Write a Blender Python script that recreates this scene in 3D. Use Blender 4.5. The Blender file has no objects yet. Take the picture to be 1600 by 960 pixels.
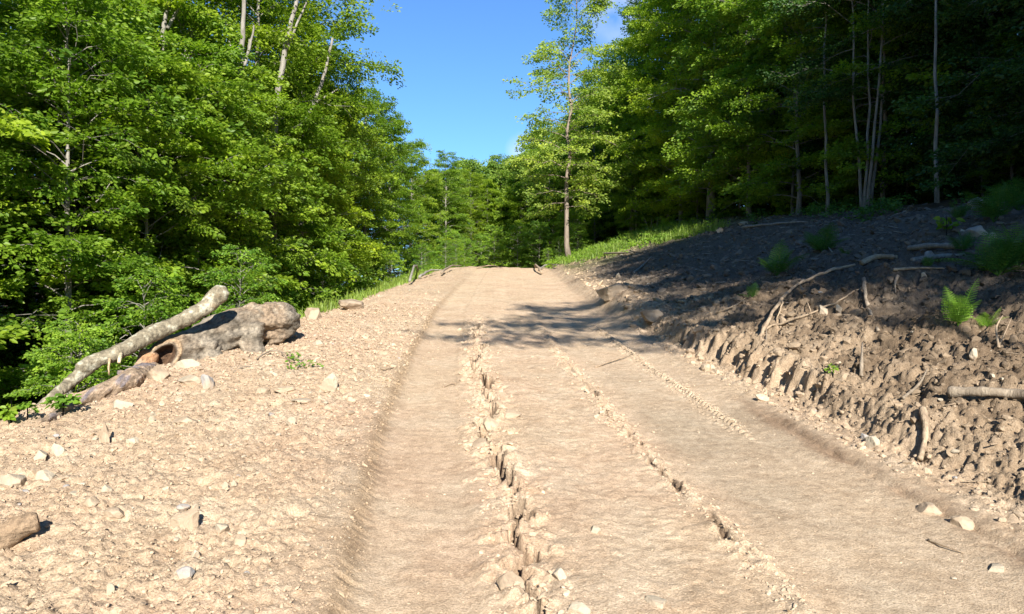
import bpy, math
import numpy as np
R_ = math.radians
SC = bpy.context.scene
COL = SC.collection

# ------------------------------------------------------------------ camera
cam = bpy.data.cameras.new('camera'); camo = bpy.data.objects.new('camera', cam); COL.objects.link(camo)
camo.location = (0, 0, 1.6); camo.rotation_euler = (R_(90), 0, 0)
cam.sensor_width = 36; cam.lens = 25.9; cam.clip_start = .05; cam.clip_end = 2000
SC.camera = camo

# ------------------------------------------------------------------ light
SUN_AZ, SUN_EL = -9.0, 29.0          # where the light goes: degrees right of +Y
az, el = R_(SUN_AZ), R_(SUN_EL)
LD = np.array([math.sin(az)*math.cos(el), math.cos(az)*math.cos(el), -math.sin(el)])
from mathutils import Vector
sl = bpy.data.lights.new('sun', 'SUN'); sl.energy = 5.0; sl.angle = R_(.5); sl.color = (1, .945, .86)
so = bpy.data.objects.new('sun', sl); COL.objects.link(so); so.location = (0, -20, 40)
so.rotation_euler = Vector(LD).to_track_quat('-Z', 'Y').to_euler()
W = bpy.data.worlds.new('World'); SC.world = W; W.use_nodes = True
nt = W.node_tree; bg = nt.nodes['Background']; bg.inputs['Strength'].default_value = .085
sky = nt.nodes.new('ShaderNodeTexSky'); sky.sky_type = 'NISHITA'; sky.sun_disc = False
sky.sun_elevation = el
sky.sun_rotation = math.atan2(-LD[0], -LD[1]) % (2*math.pi)   # compass angle of the sun, clockwise from +Y
sky.air_density = 1.0; sky.dust_density = .0; sky.ozone_density = 6.0; sky.altitude = 600
# two small wisps of cloud, far off, as part of the sky
tc = nt.nodes.new('ShaderNodeTexCoord')
cn = nt.nodes.new('ShaderNodeTexNoise'); cn.inputs['Scale'].default_value = 9; cn.inputs['Detail'].default_value = 6
nt.links.new(tc.outputs['Generated'], cn.inputs['Vector'])
def wdir(px, py):
    v = Vector(((px-800)/1150, 1, (480-py)/1150)); v.normalize(); return v
prev = None
for (px, py, rad) in ((975, 4, .06), (820, 236, .028)):
    d = nt.nodes.new('ShaderNodeVectorMath'); d.operation = 'DISTANCE'
    nt.links.new(tc.outputs['Generated'], d.inputs[0]); d.inputs[1].default_value = wdir(px, py)
    m = nt.nodes.new('ShaderNodeMapRange'); m.inputs['From Min'].default_value = rad; m.inputs['From Max'].default_value = rad*.2
    nt.links.new(d.outputs['Value'], m.inputs['Value'])
    if prev is None: prev = m.outputs[0]
    else:
        a = nt.nodes.new('ShaderNodeMath'); a.operation = 'MAXIMUM'
        nt.links.new(prev, a.inputs[0]); nt.links.new(m.outputs[0], a.inputs[1]); prev = a.outputs[0]
nm = nt.nodes.new('ShaderNodeMapRange'); nm.inputs['From Min'].default_value = .38; nm.inputs['From Max'].default_value = .62
nt.links.new(cn.outputs['Fac'], nm.inputs['Value'])
mu = nt.nodes.new('ShaderNodeMath'); mu.operation = 'MULTIPLY'
nt.links.new(prev, mu.inputs[0]); nt.links.new(nm.outputs[0], mu.inputs[1])
mx = nt.nodes.new('ShaderNodeMix'); mx.data_type = 'RGBA'
nt.links.new(mu.outputs[0], mx.inputs['Factor']); hs = nt.nodes.new('ShaderNodeMix'); hs.data_type = 'RGBA'; hs.blend_type = 'MULTIPLY'; hs.inputs['Factor'].default_value = 1; hs.inputs[7].default_value = (.78, .98, 1.12, 1)
nt.links.new(sky.outputs['Color'], hs.inputs[6]); nt.links.new(hs.outputs[2], mx.inputs[6]); mx.inputs[7].default_value = (5.4, 5.8, 6.6, 1)
nt.links.new(mx.outputs[2], bg.inputs['Color'])
SC.view_settings.view_transform = 'Standard'; SC.view_settings.look = 'None'
SC.view_settings.exposure = 1.2; SC.view_settings.gamma = 1; SC.view_settings.use_curve_mapping = False
SC.render.engine = 'CYCLES'
SC.cycles.max_bounces = 6; SC.cycles.diffuse_bounces = 3; SC.cycles.glossy_bounces = 2
SC.cycles.transmission_bounces = 4; SC.cycles.transparent_max_bounces = 4
SC.cycles.sample_clamp_indirect = 4

# ------------------------------------------------------------------ noise (numpy)
def _h(ix, iy, iz, seed):
    h = (ix.astype(np.int64)*374761393 + iy.astype(np.int64)*668265263 + iz.astype(np.int64)*2147483647 + seed*1274126177) & 0xffffffff
    h = ((h ^ (h >> 13)) * 1274126177) & 0xffffffff
    h = ((h ^ (h >> 16)) * 2246822519) & 0xffffffff
    return ((h ^ (h >> 15)) & 0xffffff) / float(0xffffff)
def vn2(x, y, seed=0):
    xi = np.floor(x); yi = np.floor(y); fx = x-xi; fy = y-yi
    fx = fx*fx*fx*(fx*(fx*6-15)+10); fy = fy*fy*fy*(fy*(fy*6-15)+10)
    z = np.zeros_like(xi)
    a = _h(xi, yi, z, seed); b = _h(xi+1, yi, z, seed); c = _h(xi, yi+1, z, seed); d = _h(xi+1, yi+1, z, seed)
    return (a*(1-fx)+b*fx)*(1-fy)+(c*(1-fx)+d*fx)*fy*1.0 - .5
def fb2(x, y, seed=0, octv=4, gain=.5):
    s = 0; a = 1
    for o in range(octv):
        s = s + a*vn2(x, y, seed+o*17); x = x*2.03+11.3; y = y*2.03-7.1; a *= gain
    return s
def vn3(p, seed=0):
    i = np.floor(p); f = p-i; f = f*f*(3-2*f); r = 0
    for dx in (0, 1):
        for dy in (0, 1):
            for dz in (0, 1):
                w = (f[:, 0] if dx else 1-f[:, 0])*(f[:, 1] if dy else 1-f[:, 1])*(f[:, 2] if dz else 1-f[:, 2])
                r = r + w*_h(i[:, 0]+dx, i[:, 1]+dy, i[:, 2]+dz, seed)
    return r-.5
def fb3(p, seed=0, octv=3):
    s = 0; a = 1
    for o in range(octv):
        s = s + a*vn3(p, seed+o*31); p = p*2.1+5.7; a *= .5
    return s
def worley2(x, y, seed=0):
    xi = np.floor(x); yi = np.floor(y); best = np.full(x.shape, 9.); sec = np.full(x.shape, 9.)
    z = np.zeros_like(xi)
    for dx in (-1, 0, 1):
        for dy in (-1, 0, 1):
            cx = xi+dx; cy = yi+dy
            px = cx+_h(cx, cy, z, seed); py = cy+_h(cx, cy, z+1, seed)
            d = np.hypot(px-x, py-y); sec = np.minimum(sec, np.maximum(best, d)); best = np.minimum(best, d)
    return best, sec
def ss(a, b, x):
    t = np.clip((x-a)/(b-a), 0, 1); return t*t*(3-2*t)

# ------------------------------------------------------------------ mesh helpers
def mesh_np(name, V, Fs, mat=None, smooth=False, col=None):
    me = bpy.data.meshes.new(name)
    V = np.asarray(V, dtype=np.float32).reshape(-1, 3)
    if not isinstance(Fs, list): Fs = [Fs]
    Fs = [np.asarray(f, dtype=np.int32) for f in Fs if len(f)]
    me.vertices.add(len(V)); me.vertices.foreach_set('co', V.ravel())
    idx = np.concatenate([f.ravel() for f in Fs]); tot = np.concatenate([np.full(len(f), f.shape[1], dtype=np.int32) for f in Fs])
    st = np.concatenate([[0], np.cumsum(tot)[:-1]]).astype(np.int32)
    me.loops.add(len(idx)); me.loops.foreach_set('vertex_index', idx)
    me.polygons.add(len(tot)); me.polygons.foreach_set('loop_start', st); me.polygons.foreach_set('loop_total', tot)
    me.polygons.foreach_set('use_smooth', np.full(len(tot), bool(smooth)))
    me.update(calc_edges=True)
    if col is not None:
        ca = me.color_attributes.new('Col', 'FLOAT_COLOR', 'POINT')
        c = np.ones((len(V), 4), dtype=np.float32); c[:, :3] = col; ca.data.foreach_set('color', c.ravel())
    if mat: me.materials.append(mat)
    return me
def put(name, me, parent=None, loc=None, label=None, cat=None, group=None, kind=None):
    o = bpy.data.objects.new(name, me); COL.objects.link(o)
    if parent: o.parent = parent
    if loc is not None: o.location = loc
    tag(o, label, cat, group, kind); return o
def tag(o, label=None, cat=None, group=None, kind=None):
    for k, v in (('label', label), ('category', cat), ('group', group), ('kind', kind)):
        if v: o[k] = v
class Acc:
    """collects pieces of geometry into one mesh"""
    def __init__(s): s.V = []; s.F = {}; s.C = []; s.n = 0
    def add(s, V, F, c=None):
        V = np.asarray(V, dtype=float).reshape(-1, 3); F = np.asarray(F)
        s.F.setdefault(F.shape[1], []).append(F+s.n); s.V.append(V); s.n += len(V)
        if c is not None: s.C.append(np.broadcast_to(np.asarray(c, dtype=float), (len(V), 3)))
    def mesh(s, name, mat, smooth=False):
        return mesh_np(name, np.concatenate(s.V), [np.concatenate(f) for f in s.F.values()], mat, smooth, np.concatenate(s.C) if s.C else None)
def tube(P, r, n=6, cap=True, wob=0, rng=None):
    P = np.asarray(P, dtype=float); r = np.broadcast_to(np.asarray(r, dtype=float), (len(P),))
    T = np.gradient(P, axis=0); T /= np.linalg.norm(T, axis=1)[:, None]+1e-9
    up = np.array([0, 0, 1.]) if abs(T[0][2]) < .9 else np.array([1., 0, 0])
    A = np.cross(T, up); A /= np.linalg.norm(A, axis=1)[:, None]+1e-9; B = np.cross(T, A)
    th = np.arange(n)*2*math.pi/n
    rr = r[:, None]*np.ones((1, n))
    if wob and rng is not None: rr = rr*(1+wob*(rng.random((len(P), n))-.5)*2)
    V = P[:, None, :]+rr[:, :, None]*(np.cos(th)[None, :, None]*A[:, None, :]+np.sin(th)[None, :, None]*B[:, None, :])
    m = len(P); i = np.arange(m-1)[:, None]*n; j = np.arange(n)[None, :]; k = (j+1) % n
    F = np.stack([i+j, i+k, i+n+k, i+n+j], -1).reshape(-1, 4)
    V = V.reshape(-1, 3)
    if cap:
        V = np.concatenate([V, P[:1], P[-1:]]); a = len(V)-2; b = len(V)-1
        c1 = np.stack([np.full(n, a), (j[0]+1) % n, j[0], j[0]], -1)[:, :3]
        c2 = np.stack([np.full(n, b), (m-1)*n+j[0], (m-1)*n+(j[0]+1) % n], -1)
        return V, F, np.concatenate([c1, c2])
    return V, F, None
def add_tube(acc, P, r, n=6, c=None, **k):
    V, F, T = tube(P, r, n, **k)
    b = acc.n; acc.add(V, F, c)
    if T is not None: acc.F.setdefault(3, []).append(T+b)
def smooth_path(P, n, rng=None, jit=0):
    P = np.asarray(P, dtype=float); m = len(P)
    t = np.linspace(0, m-1, n); out = []
    for tt in t:
        i = min(int(tt), m-2); f = tt-i
        p0 = P[max(i-1, 0)]; p1 = P[i]; p2 = P[i+1]; p3 = P[min(i+2, m-1)]
        out.append(.5*((2*p1)+(-p0+p2)*f+(2*p0-5*p1+4*p2-p3)*f*f+(-p0+3*p1-3*p2+p3)*f**3))
    out = np.array(out)
    if jit and rng is not None: out[1:-1] += rng.normal(0, jit, out[1:-1].shape)
    return out

# ------------------------------------------------------------------ materials
def new_mat(name):
    m = bpy.data.materials.new(name); m.use_nodes = True; n = m.node_tree
    return m, n, n.nodes['Principled BSDF']
def noise_node(n, scale, detail=5, rough=.6, vec=None, dist=0):
    t = n.nodes.new('ShaderNodeTexNoise'); t.inputs['Scale'].default_value = scale; t.inputs['Detail'].default_value = detail
    t.inputs['Roughness'].default_value = rough; t.inputs['Distortion'].default_value = dist
    if vec is not None: n.links.new(vec, t.inputs['Vector'])
    return t
def mixc(n, mode, fac, a, b):
    x = n.nodes.new('ShaderNodeMix'); x.data_type = 'RGBA'; x.blend_type = mode
    for v, s in ((fac, x.inputs['Factor']), (a, x.inputs[6]), (b, x.inputs[7])):
        if hasattr(v, 'is_linked') or isinstance(v, bpy.types.NodeSocket): n.links.new(v, s)
        elif isinstance(v, tuple): s.default_value = (*v, 1)
        else: s.default_value = v
    return x.outputs[2]
def maprange(n, v, a, b, c=0, d=1):
    m = n.nodes.new('ShaderNodeMapRange'); n.links.new(v, m.inputs['Value'])
    for k, q in (('From Min', a), ('From Max', b), ('To Min', c), ('To Max', d)): m.inputs[k].default_value = q
    return m.outputs[0]
def obj_vec(n, sc=None):
    t = n.nodes.new('ShaderNodeTexCoord'); v = t.outputs['Object']
    if sc:
        m = n.nodes.new('ShaderNodeMapping'); m.inputs['Scale'].default_value = sc; n.links.new(v, m.inputs['Vector']); v = m.outputs[0]
    return v
def bump(n, b, h, strength, dist, prev=None):
    x = n.nodes.new('ShaderNodeBump'); x.inputs['Strength'].default_value = strength; x.inputs['Distance'].default_value = dist
    n.links.new(h, x.inputs['Height'])
    if prev is not None: n.links.new(prev, x.inputs['Normal'])
    n.links.new(x.outputs[0], b.inputs['Normal']); return x.outputs[0]

def soil_mat():
    m, n, b = new_mat('soil'); v = obj_vec(n)
    at = n.nodes.new('ShaderNodeAttribute'); at.attribute_name = 'Col'
    c = at.outputs['Color']
    n1 = noise_node(n, .9, 4, .6, v); c = mixc(n, 'MULTIPLY', 1.0, c, mixc(n, 'MIX', n1.outputs['Fac'], (.80, .78, .76), (1.18, 1.19, 1.20)))
    n2 = noise_node(n, 14, 6, .7, v); c = mixc(n, 'MULTIPLY', 1.0, c, mixc(n, 'MIX', maprange(n, n2.outputs['Fac'], .3, .7), (.74, .72, .70), (1.2, 1.21, 1.22)))
    n3 = noise_node(n, 95, 4, .75, v); c = mixc(n, 'MULTIPLY', 1.0, c, mixc(n, 'MIX', maprange(n, n3.outputs['Fac'], .33, .62), (.62, .59, .56), (1.2, 1.21, 1.22)))
    n5 = noise_node(n, 2.6, 7, .72, v, .6); c = mixc(n, 'MULTIPLY', 1.0, c, mixc(n, 'MIX', maprange(n, n5.outputs['Fac'], .36, .62), (.89, .865, .84), (1.08, 1.09, 1.10)))
    # little pale chips pressed into the soil
    vo = n.nodes.new('ShaderNodeTexVoronoi'); vo.inputs['Scale'].default_value = 26; n.links.new(v, vo.inputs['Vector'])
    chip = maprange(n, vo.outputs['Distance'], .20, .13)
    sel = n.nodes.new('ShaderNodeSeparateColor'); n.links.new(vo.outputs['Color'], sel.inputs[0])
    pick = maprange(n, sel.outputs[0], .80, .84)
    mul = n.nodes.new('ShaderNodeMath'); mul.operation = 'MULTIPLY'; n.links.new(chip, mul.inputs[0]); n.links.new(pick, mul.inputs[1])
    m2 = n.nodes.new('ShaderNodeMath'); m2.operation = 'MULTIPLY'; n.links.new(mul.outputs[0], m2.inputs[0]); m2.inputs[1].default_value = .45
    c = mixc(n, 'MIX', m2.outputs[0], c, (.50, .44, .33))
    n.links.new(c, b.inputs['Base Color']); b.inputs['Roughness'].default_value = .95; b.inputs['Specular IOR Level'].default_value = .15
    p = bump(n, b, n2.outputs['Fac'], .5, .03)
    p = bump(n, b, n3.outputs['Fac'], .8, .014, p)
    return m
def stone_mat(name, ca, cb):
    m, n, b = new_mat(name); v = obj_vec(n)
    oi = n.nodes.new('ShaderNodeObjectInfo')
    n1 = noise_node(n, 7, 5, .65, v); c = mixc(n, 'MIX', maprange(n, n1.outputs['Fac'], .3, .7), ca, cb)
    c = mixc(n, 'MULTIPLY', 1.0, c, mixc(n, 'MIX', oi.outputs['Random'], (.72, .70, .68), (1.15, 1.14, 1.12)))
    n2 = noise_node(n, 60, 4, .7, v); c = mixc(n, 'MULTIPLY', .8, c, mixc(n, 'MIX', n2.outputs['Fac'], (.6, .58, .55), (1.35, 1.35, 1.35)))
    n4 = noise_node(n, 3.3, 4, .6, v); c = mixc(n, 'MIX', maprange(n, n4.outputs['Fac'], .42, .62, 0, .85), c, (.41, .315, .22))   # dried mud
    n.links.new(c, b.inputs['Base Color']); b.inputs['Roughness'].default_value = .95
    bump(n, b, n2.outputs['Fac'], .5, .01)
    return m
def vcol_mat(name, rough=.9, sc=40, bs=.5, bd=.01, stretch=None, var=(.65, 1.3)):
    m, n, b = new_mat(name); v = obj_vec(n, stretch)
    at = n.nodes.new('ShaderNodeAttribute'); at.attribute_name = 'Col'
    n1 = noise_node(n, sc, 5, .65, v)
    c = mixc(n, 'MULTIPLY', 1.0, at.outputs['Color'], mixc(n, 'MIX', maprange(n, n1.outputs['Fac'], .3, .7), (var[0],)*3, (var[1],)*3))
    n.links.new(c, b.inputs['Base Color']); b.inputs['Roughness'].default_value = rough
    b.inputs['Specular IOR Level'].default_value = .25
    bump(n, b, n1.outputs['Fac'], bs, bd); return m
def bark_mat(name, ca, cb, sc=(6, 6, 1.6)):
    m, n, b = new_mat(name); v = obj_vec(n, sc)
    n1 = noise_node(n, 2.2, 6, .7, v); c = mixc(n, 'MIX', maprange(n, n1.outputs['Fac'], .35, .65), ca, cb)
    n2 = noise_node(n, 9, 4, .6, v, 1)
    c = mixc(n, 'MULTIPLY', .7, c, mixc(n, 'MIX', n2.outputs['Fac'], (.5, .5, .5), (1.4, 1.4, 1.4)))
    n.links.new(c, b.inputs['Base Color']); b.inputs['Roughness'].default_value = .9
    bump(n, b, n2.outputs['Fac'], .6, .02); return m
def leaf_mat(name, ca, cb, trans=.38, yellow=(.20, .24, .035), ya=.12):
    m, n, b = new_mat(name)
    g = n.nodes.new('ShaderNodeNewGeometry'); oi = n.nodes.new('ShaderNodeObjectInfo')
    c = mixc(n, 'MIX', g.outputs['Random Per Island'], ca, cb)
    at = n.nodes.new('ShaderNodeAttribute'); at.attribute_name = 'Col'   # each spray's own tint (young or old growth)
    c = mixc(n, 'MULTIPLY', 1.0, c, at.outputs['Color'])
    c = mixc(n, 'MULTIPLY', 1.0, c, mixc(n, 'MIX', oi.outputs['Random'], (.78, .86, .95), (1.22, 1.10, .95)))
    c = mixc(n, 'MIX', maprange(n, g.outputs['Random Per Island'], 1-ya, 1, 0, .6), c, yellow)
    n.links.new(c, b.inputs['Base Color']); b.inputs['Roughness'].default_value = .5; b.inputs['Specular IOR Level'].default_value = .35
    t = n.nodes.new('ShaderNodeBsdfTranslucent')
    tcx = mixc(n, 'MULTIPLY', 1.0, c, (1.25, 1.35, .55)); n.links.new(tcx, t.inputs['Color'])
    ms = n.nodes.new('ShaderNodeMixShader'); ms.inputs[0].default_value = trans
    n.links.new(b.outputs[0], ms.inputs[1]); n.links.new(t.outputs[0], ms.inputs[2])
    n.links.new(ms.outputs[0], n.nodes['Material Output'].inputs['Surface']); return m

M_soil = soil_mat()
M_stone = stone_mat('pale_stone', (.34, .295, .22), (.46, .405, .31))
M_stone_g = stone_mat('grey_stone', (.21, .21, .215), (.33, .33, .33))
M_stone_b = stone_mat('brown_stone', (.25, .19, .13), (.38, .295, .205))
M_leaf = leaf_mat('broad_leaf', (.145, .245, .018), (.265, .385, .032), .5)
M_leafd = leaf_mat('shade_tinted_leaf', (.024, .075, .015), (.055, .13, .023), .35)  # darker copy of the leaf, the wood's shade is put into its colour
M_leafm = leaf_mat('light_leaf', (.18, .28, .045), (.31, .42, .075), .5)
M_leafy = leaf_mat('young_leaf', (.13, .25, .022), (.23, .37, .035), .45)
M_fern = leaf_mat('sunlit_fern_leaf', (.17, .32, .035), (.27, .44, .06), .5)  # bright copy for sunlit ferns, the sunlight is put into the colour
M_fernd = leaf_mat('shade_tinted_fern_leaf', (.045, .13, .02), (.07, .17, .03), .4)  # dim copy for the shaded slope, shade is put into the colour
M_grass = leaf_mat('grass_blade', (.13, .22, .035), (.24, .34, .07), .4)
M_bark = bark_mat('grey_bark', (.16, .145, .12), (.30, .28, .24))
M_barkb = bark_mat('brown_bark', (.14, .105, .078), (.26, .21, .165))
M_wood = vcol_mat('weathered_wood', .9, 30, 1.0, .03, (1, .3, 1), (.42, 1.45))
M_root = bark_mat('root_bark', (.22, .155, .10), (.42, .32, .21))
M_stick = bark_mat('dry_stick', (.17, .13, .09), (.31, .25, .18))

# ------------------------------------------------------------------ terrain
_cy = np.array([-60, -5, 0, 3.1, 5.9, 9.5, 15, 22, 32, 40, 55, 90.]); _cx = np.array([.9, .2, -.25, -.70, -1.03, -1.30, -1.57, -1.66, -1.68, -1.6, -2.6, -6])
_yy = np.linspace(-60, 90, 3001); _c = np.interp(_yy, _cy, _cx); _k = np.hanning(41); _k /= _k.sum()
_c = np.convolve(np.pad(_c, 20, mode='edge'), _k, 'valid')
def cx(y): return np.interp(y, _yy, _c)
_s = np.interp(_yy, [-60, 34, 48, 62, 90], [.098, .098, -.05, .02, .02]); _z = np.cumsum(_s)*(_yy[1]-_yy[0]); _z -= np.interp(0, _yy, _z)
def zr(y): return np.interp(y, _yy, _z)
def ipy(y, a, b): return np.interp(y, a, b)
def road_uv(x, y): return x-cx(y)
def crack(y):
    uc = .83+.10*vn2(y*2.3, y*0+9, 21)+.07*np.round(3*vn2(y*3.6, y*0+2, 22))/2.2+.06*vn2(y*9, y*0+2, 27)+.06*vn2(y*21, y*0+2, 23)
    wv = .030+.06*np.clip(vn2(y*3.1, y*0+5, 24)+.05, 0, 1)+.03*vn2(y*13, y*0, 25)
    return uc, wv, ss(2.0, 2.6, y)*(1-ss(12.5, 14, y))*ss(-.46, -.34, vn2(y*1.9, y*0+31, 26))
def ground_u(u, y, fine=True):
    """height of the ground at lateral offset u from the left wheel rut's outer edge"""
    u = np.asarray(u, float); y = np.asarray(y, float); x = u+cx(y)
    z = zr(y)
    uw = u+.05*vn2(y*1.3, y*0+3.3, 5)+.02*vn2(y*6, y*0, 6)
    # left shoulder and the drop to the gully
    ue = ipy(y, [0, 4, 6, 8, 12, 35], [-3.7, -3.5, -3.15, -2.45, -2.1, -2.0])+.25*vn2(y*.8, y*0, 9)
    he = ipy(y, [0, 6, 7.5, 12, 16, 25, 35], [.05, .03, .2, .2, .05, -.07, -.14])
    h0 = ipy(y, [0, 12, 35], [.075, .05, .02])
    t = np.clip(u/ue, 0, 1); hl = h0+(he-h0)*t+.05*np.sin(t*math.pi)
    over = np.maximum(ue-u, 0); hl = hl-np.where(over > 0, 2.7*(1-np.exp(-(over/3.3)**1.25*1.3)), 0)
    hl = hl+.8*ss(9, 26, over)+.30*np.maximum(over-16, 0)+.12*fb2(x*.35, y*.35, 40, 3)*ss(.3, 3, over)
    hl = hl+(.05*fb2(x*1.7, y*1.7, 22, 3)+.015)*ss(0, .5, -u)
    # the road
    hr = -.022*ss(0, .16, u)*(1-ss(.55, .72, uw))
    hr = hr+.02*np.exp(-((uw-1.15)/.25)**2)-.012*np.exp(-((uw-1.45)/.1)**2)+.012*np.exp(-((uw-.62)/.04)**2)
    hr = hr-.03*ss(1.95, 2.08, uw)*(1-ss(3.0, 3.3, u))
    near = 1-ss(9, 22, y)
    # right bank
    lug = .5+.5*np.sin(y*2*math.pi/.29+4.2*vn2(y*1.7, y*0+1, 4)+1.5*vn2(y*3, u*4, 14))
    lugm = ss(6.4, 7.0, y)*(1-ss(9.8, 10.8, y))
    ub = ipy(y, [0, 5, 7, 11, 14, 36], [3.95, 3.85, 3.95, 3.85, 3.6, 3.5])+.18*vn2(y*.9, y*0+7, 3)
    lam = .25+.95*np.clip(vn2(y*1.4, y*0+6, 15)+.35, 0, 1)
    ubl = ub-.07*lugm*lam*ss(.3, .55, lug)+.15*lugm*lam*ss(.55, .3, lug)+.10*lugm*fb2(x*5, y*5, 16, 3)
    bh = ipy(y, [0, 3, 5, 7, 11, 14, 20, 36], [.05, .08, .16, .27, .27, .22, .14, .14])
    wd = ipy(y, [0, 4, 6, 11, 16], [.9, .6, .2, .2, .4])
    hb = bh*ss(ubl-wd*.5, ubl+wd*.5, u)+.06*np.exp(-((u-ub-.15)/.14)**2)*lugm
    up = np.maximum(u-ub-.1, 0)
    k = ipy(y, [6, 13, 20, 36, 50], [.29, .30, .295, .34, .30])
    L = ipy(y, [6, 13, 20, 36], [6.0, 6.3, 6.6, 6.2])
    hb = hb+k*np.minimum(up, L)+.13*np.clip(up-L, 0, 4)+.36*np.maximum(up-L-4, 0)
    hb = hb+ss(3.2, 3.7, u)*(1-ss(3.9, 4.3, u))*.03
    g = lambda X, Y, sx, sy, h: h*np.exp(-((x-X)/sx)**2-((y-Y)/sy)**2)
    hb = hb+g(4.6, 9.0, 1.1, .75, .34)+g(3.5, 9.2, .5, .5, .12)+g(2.98, 5.55, .22, .3, .12)+g(3.3, 5.35, .22, .25, .13)+g(3.75, 5.1, .4, .25, .1)-g(3.9, 5.25, .8, .18, .10)
    hb = hb+g(2.35, 15.8, .5, .9, .22)+g(2.2, 13.2, .35, .6, .14)
    rough = ss(3.6, 4.3, u)*(1-ss(11, 15, y))
    hb = hb+rough*(.16*fb2(x*1.9, y*1.9, 77, 3))+ss(3.8, 5, u)*.10*fb2(x*.8, y*.8, 78, 3)
    h = np.where(u < 0, hl, hr+hb)
    # blend at the rut's wall
    wall = ss(-.10, .04, u+.02*vn2(y*4, y*0, 12)); hlw = h0*(1-wall)
    h = np.where((u < .1) & (u > -.12), np.where(u < 0, hl*(1-wall)+(-.0)*wall, hr+h0*(1-ss(-.10, .04, u+.02*vn2(y*4, y*0, 12)))*1.0), h)
    if fine:
        # torn crack in the middle of the road
        uc, wv, act = crack(y)
        h = h-.20*act*np.clip(1-np.abs(u-uc)/np.maximum(wv, .008), 0, 1)**.4
        crust = np.exp(-((u-uc)/.16)**2)*(1-ss(13, 16, y))
        w1, w2 = worley2(x*9, y*7, 31)
        h = h+crust*(.012+.065*fb2(x*8, y*8, 33, 4, .6)+.028*np.clip((w2-w1)*1.5-.2, -.2, .5))
        # thinner crack further right
        uc2 = 1.95+.07*vn2(y*2.1, y*0+4, 51)+.07*vn2(y*8, y*0, 52)+.04*vn2(y*21, y*0, 54)
        act2 = (1-ss(7, 10, y))*ss(-.15, .05, vn2(y*2.7, y*0+8, 53))
        h = h-.06*act2*np.clip(1-np.abs(u-uc2)/(.016+.02*vn2(y*5, y*0, 56)+.008), 0, 1)**.5
        h = h+np.exp(-((u-uc2)/.08)**2)*(1-ss(12, 16, y))*(.018+.05*fb2(x*9, y*9, 55, 2))
        # comb of tyre lugs
        uc3 = 2.93+.03*vn2(y*1.2, y*0, 61); a3 = ss(5.6, 6.4, y)*(1-ss(12, 14, y))
        h = h+a3*np.exp(-((u-uc3)/.07)**2)*(.02+.028*np.sign(np.sin(y*2*math.pi/.085))*ss(-.3, .2, np.sin((u-uc3)*60+1)))
        uc4 = 3.36+.06*vn2(y*1.1, y*0, 63); a4 = (1-ss(5.8, 7.0, y))
        h = h+a4*(.022*ss(-.05, .05, u-uc4)*(1-ss(.1, .5, u-uc4)))-a4*.018*np.exp(-((u-uc4+.04)/.035)**2)*(1+fb2(x*12, y*12, 64, 2))
        # vertical scoring of the rut's side, faint lug prints in the track
        h = h+.018*np.exp(-((u+.02)/.06)**2)*vn2(y*26, u*5, 66)*(1-ss(8, 14, y))
        h = h+.0011*np.sin(y*2*math.pi/.16+u*7+3*vn2(y*2, u*3, 68))*ss(.08, .16, u)*(1-ss(.5, .6, u))*near
        h = h+.0010*np.sin(y*2*math.pi/.19-u*6+3*vn2(y*2, u*3, 69))*ss(2.1, 2.2, u)*(1-ss(2.8, 2.9, u))*near
        # general roughness: smooth tracks, rough shoulder, cloddy bank
        tr = 1-np.maximum(ss(.03, .1, u)*(1-ss(.55, .68, u)), ss(2.05, 2.2, u)*(1-ss(3.0, 3.3, u))*.8)
        onroad = ss(-.1, .05, u)*(1-ss(3.3, 3.6, u))
        a = np.where(u < 0, .021, 0)*ss(0, .25, -u)+onroad*(.002+.006*tr)+ss(3.3, 3.8, u)*.05
        h = h+a*fb2(x*11, y*11, 81, 4, .66)*1.0
        h = h+(np.where(u < 0, .024*ss(.1, .5, -u), ss(3.4, 3.9, u)*.028)+onroad*(.0012+.004*tr))*fb2(x*31, y*31, 87, 3, .7)
        w1, w2 = worley2(x*5+.4*vn2(x*9, y*9, 3), y*5, 83)
        cl = ss(.05, .4, w2-w1)
        h = h+np.where(u < 0, .006*ss(.1, .6, -u), 0)*(cl-.5)+ss(3.5, 4.0, u)*(1-ss(12, 20, y))*(.026*ss(4.0, 4.6, u)+.010)*(cl-.5)
        w1, w2 = worley2(x*14, y*14, 85)
        h = h+np.where(u < 0, .011*ss(.1, .6, -u), ss(3.5, 4, u)*.032)*(ss(.05, .45, w2-w1)-.5)*(1-ss(9, 16, y))
        # raised stones' sockets and scattered holes in the left shoulder
        hole = np.clip(vn2(x*4.3, y*4.3, 91)-.33, 0, 1)*.7
        h = h-np.where(u < -.3, hole, 0)*.5*ss(-.3, .1, he)
    return z+h
def gz(x, y, fine=False):
    x = np.atleast_1d(np.asarray(x, float)); y = np.atleast_1d(np.asarray(y, float))
    return ground_u(x-cx(y), y, fine)
def G(x, y): return float(gz(x, y)[0])

def spaced(bp, st):
    out = [bp[0]]
    while out[-1] < bp[-1]:
        out.append(out[-1]+float(np.interp(out[-1], bp, st)))
    return np.array(out)
US = spaced([-60, -16, -6, -3.6, -2.4, -.2, .5, .62, 1.08, 1.8, 2.1, 2.8, 3.5, 4.4, 6, 9, 16, 90], [2, .6, .12, .022, .018, .013, .016, .009, .009, .014, .012, .014, .013, .018, .03, .08, .4, 3])
YS = spaced([-55, -6, 0, 2.2, 3, 6, 12, 30, 50, 95], [3, .5, .12, .012, .011, .019, .035, .13, .3, 3])
print('grid', len(US), len(YS))
UU, YY = np.meshgrid(US, YS); Z = ground_u(UU, YY); XX = UU+cx(YY)
V = np.stack([XX, YY, Z], -1).reshape(-1, 3)
nu = len(US); ny = len(YS)
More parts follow.
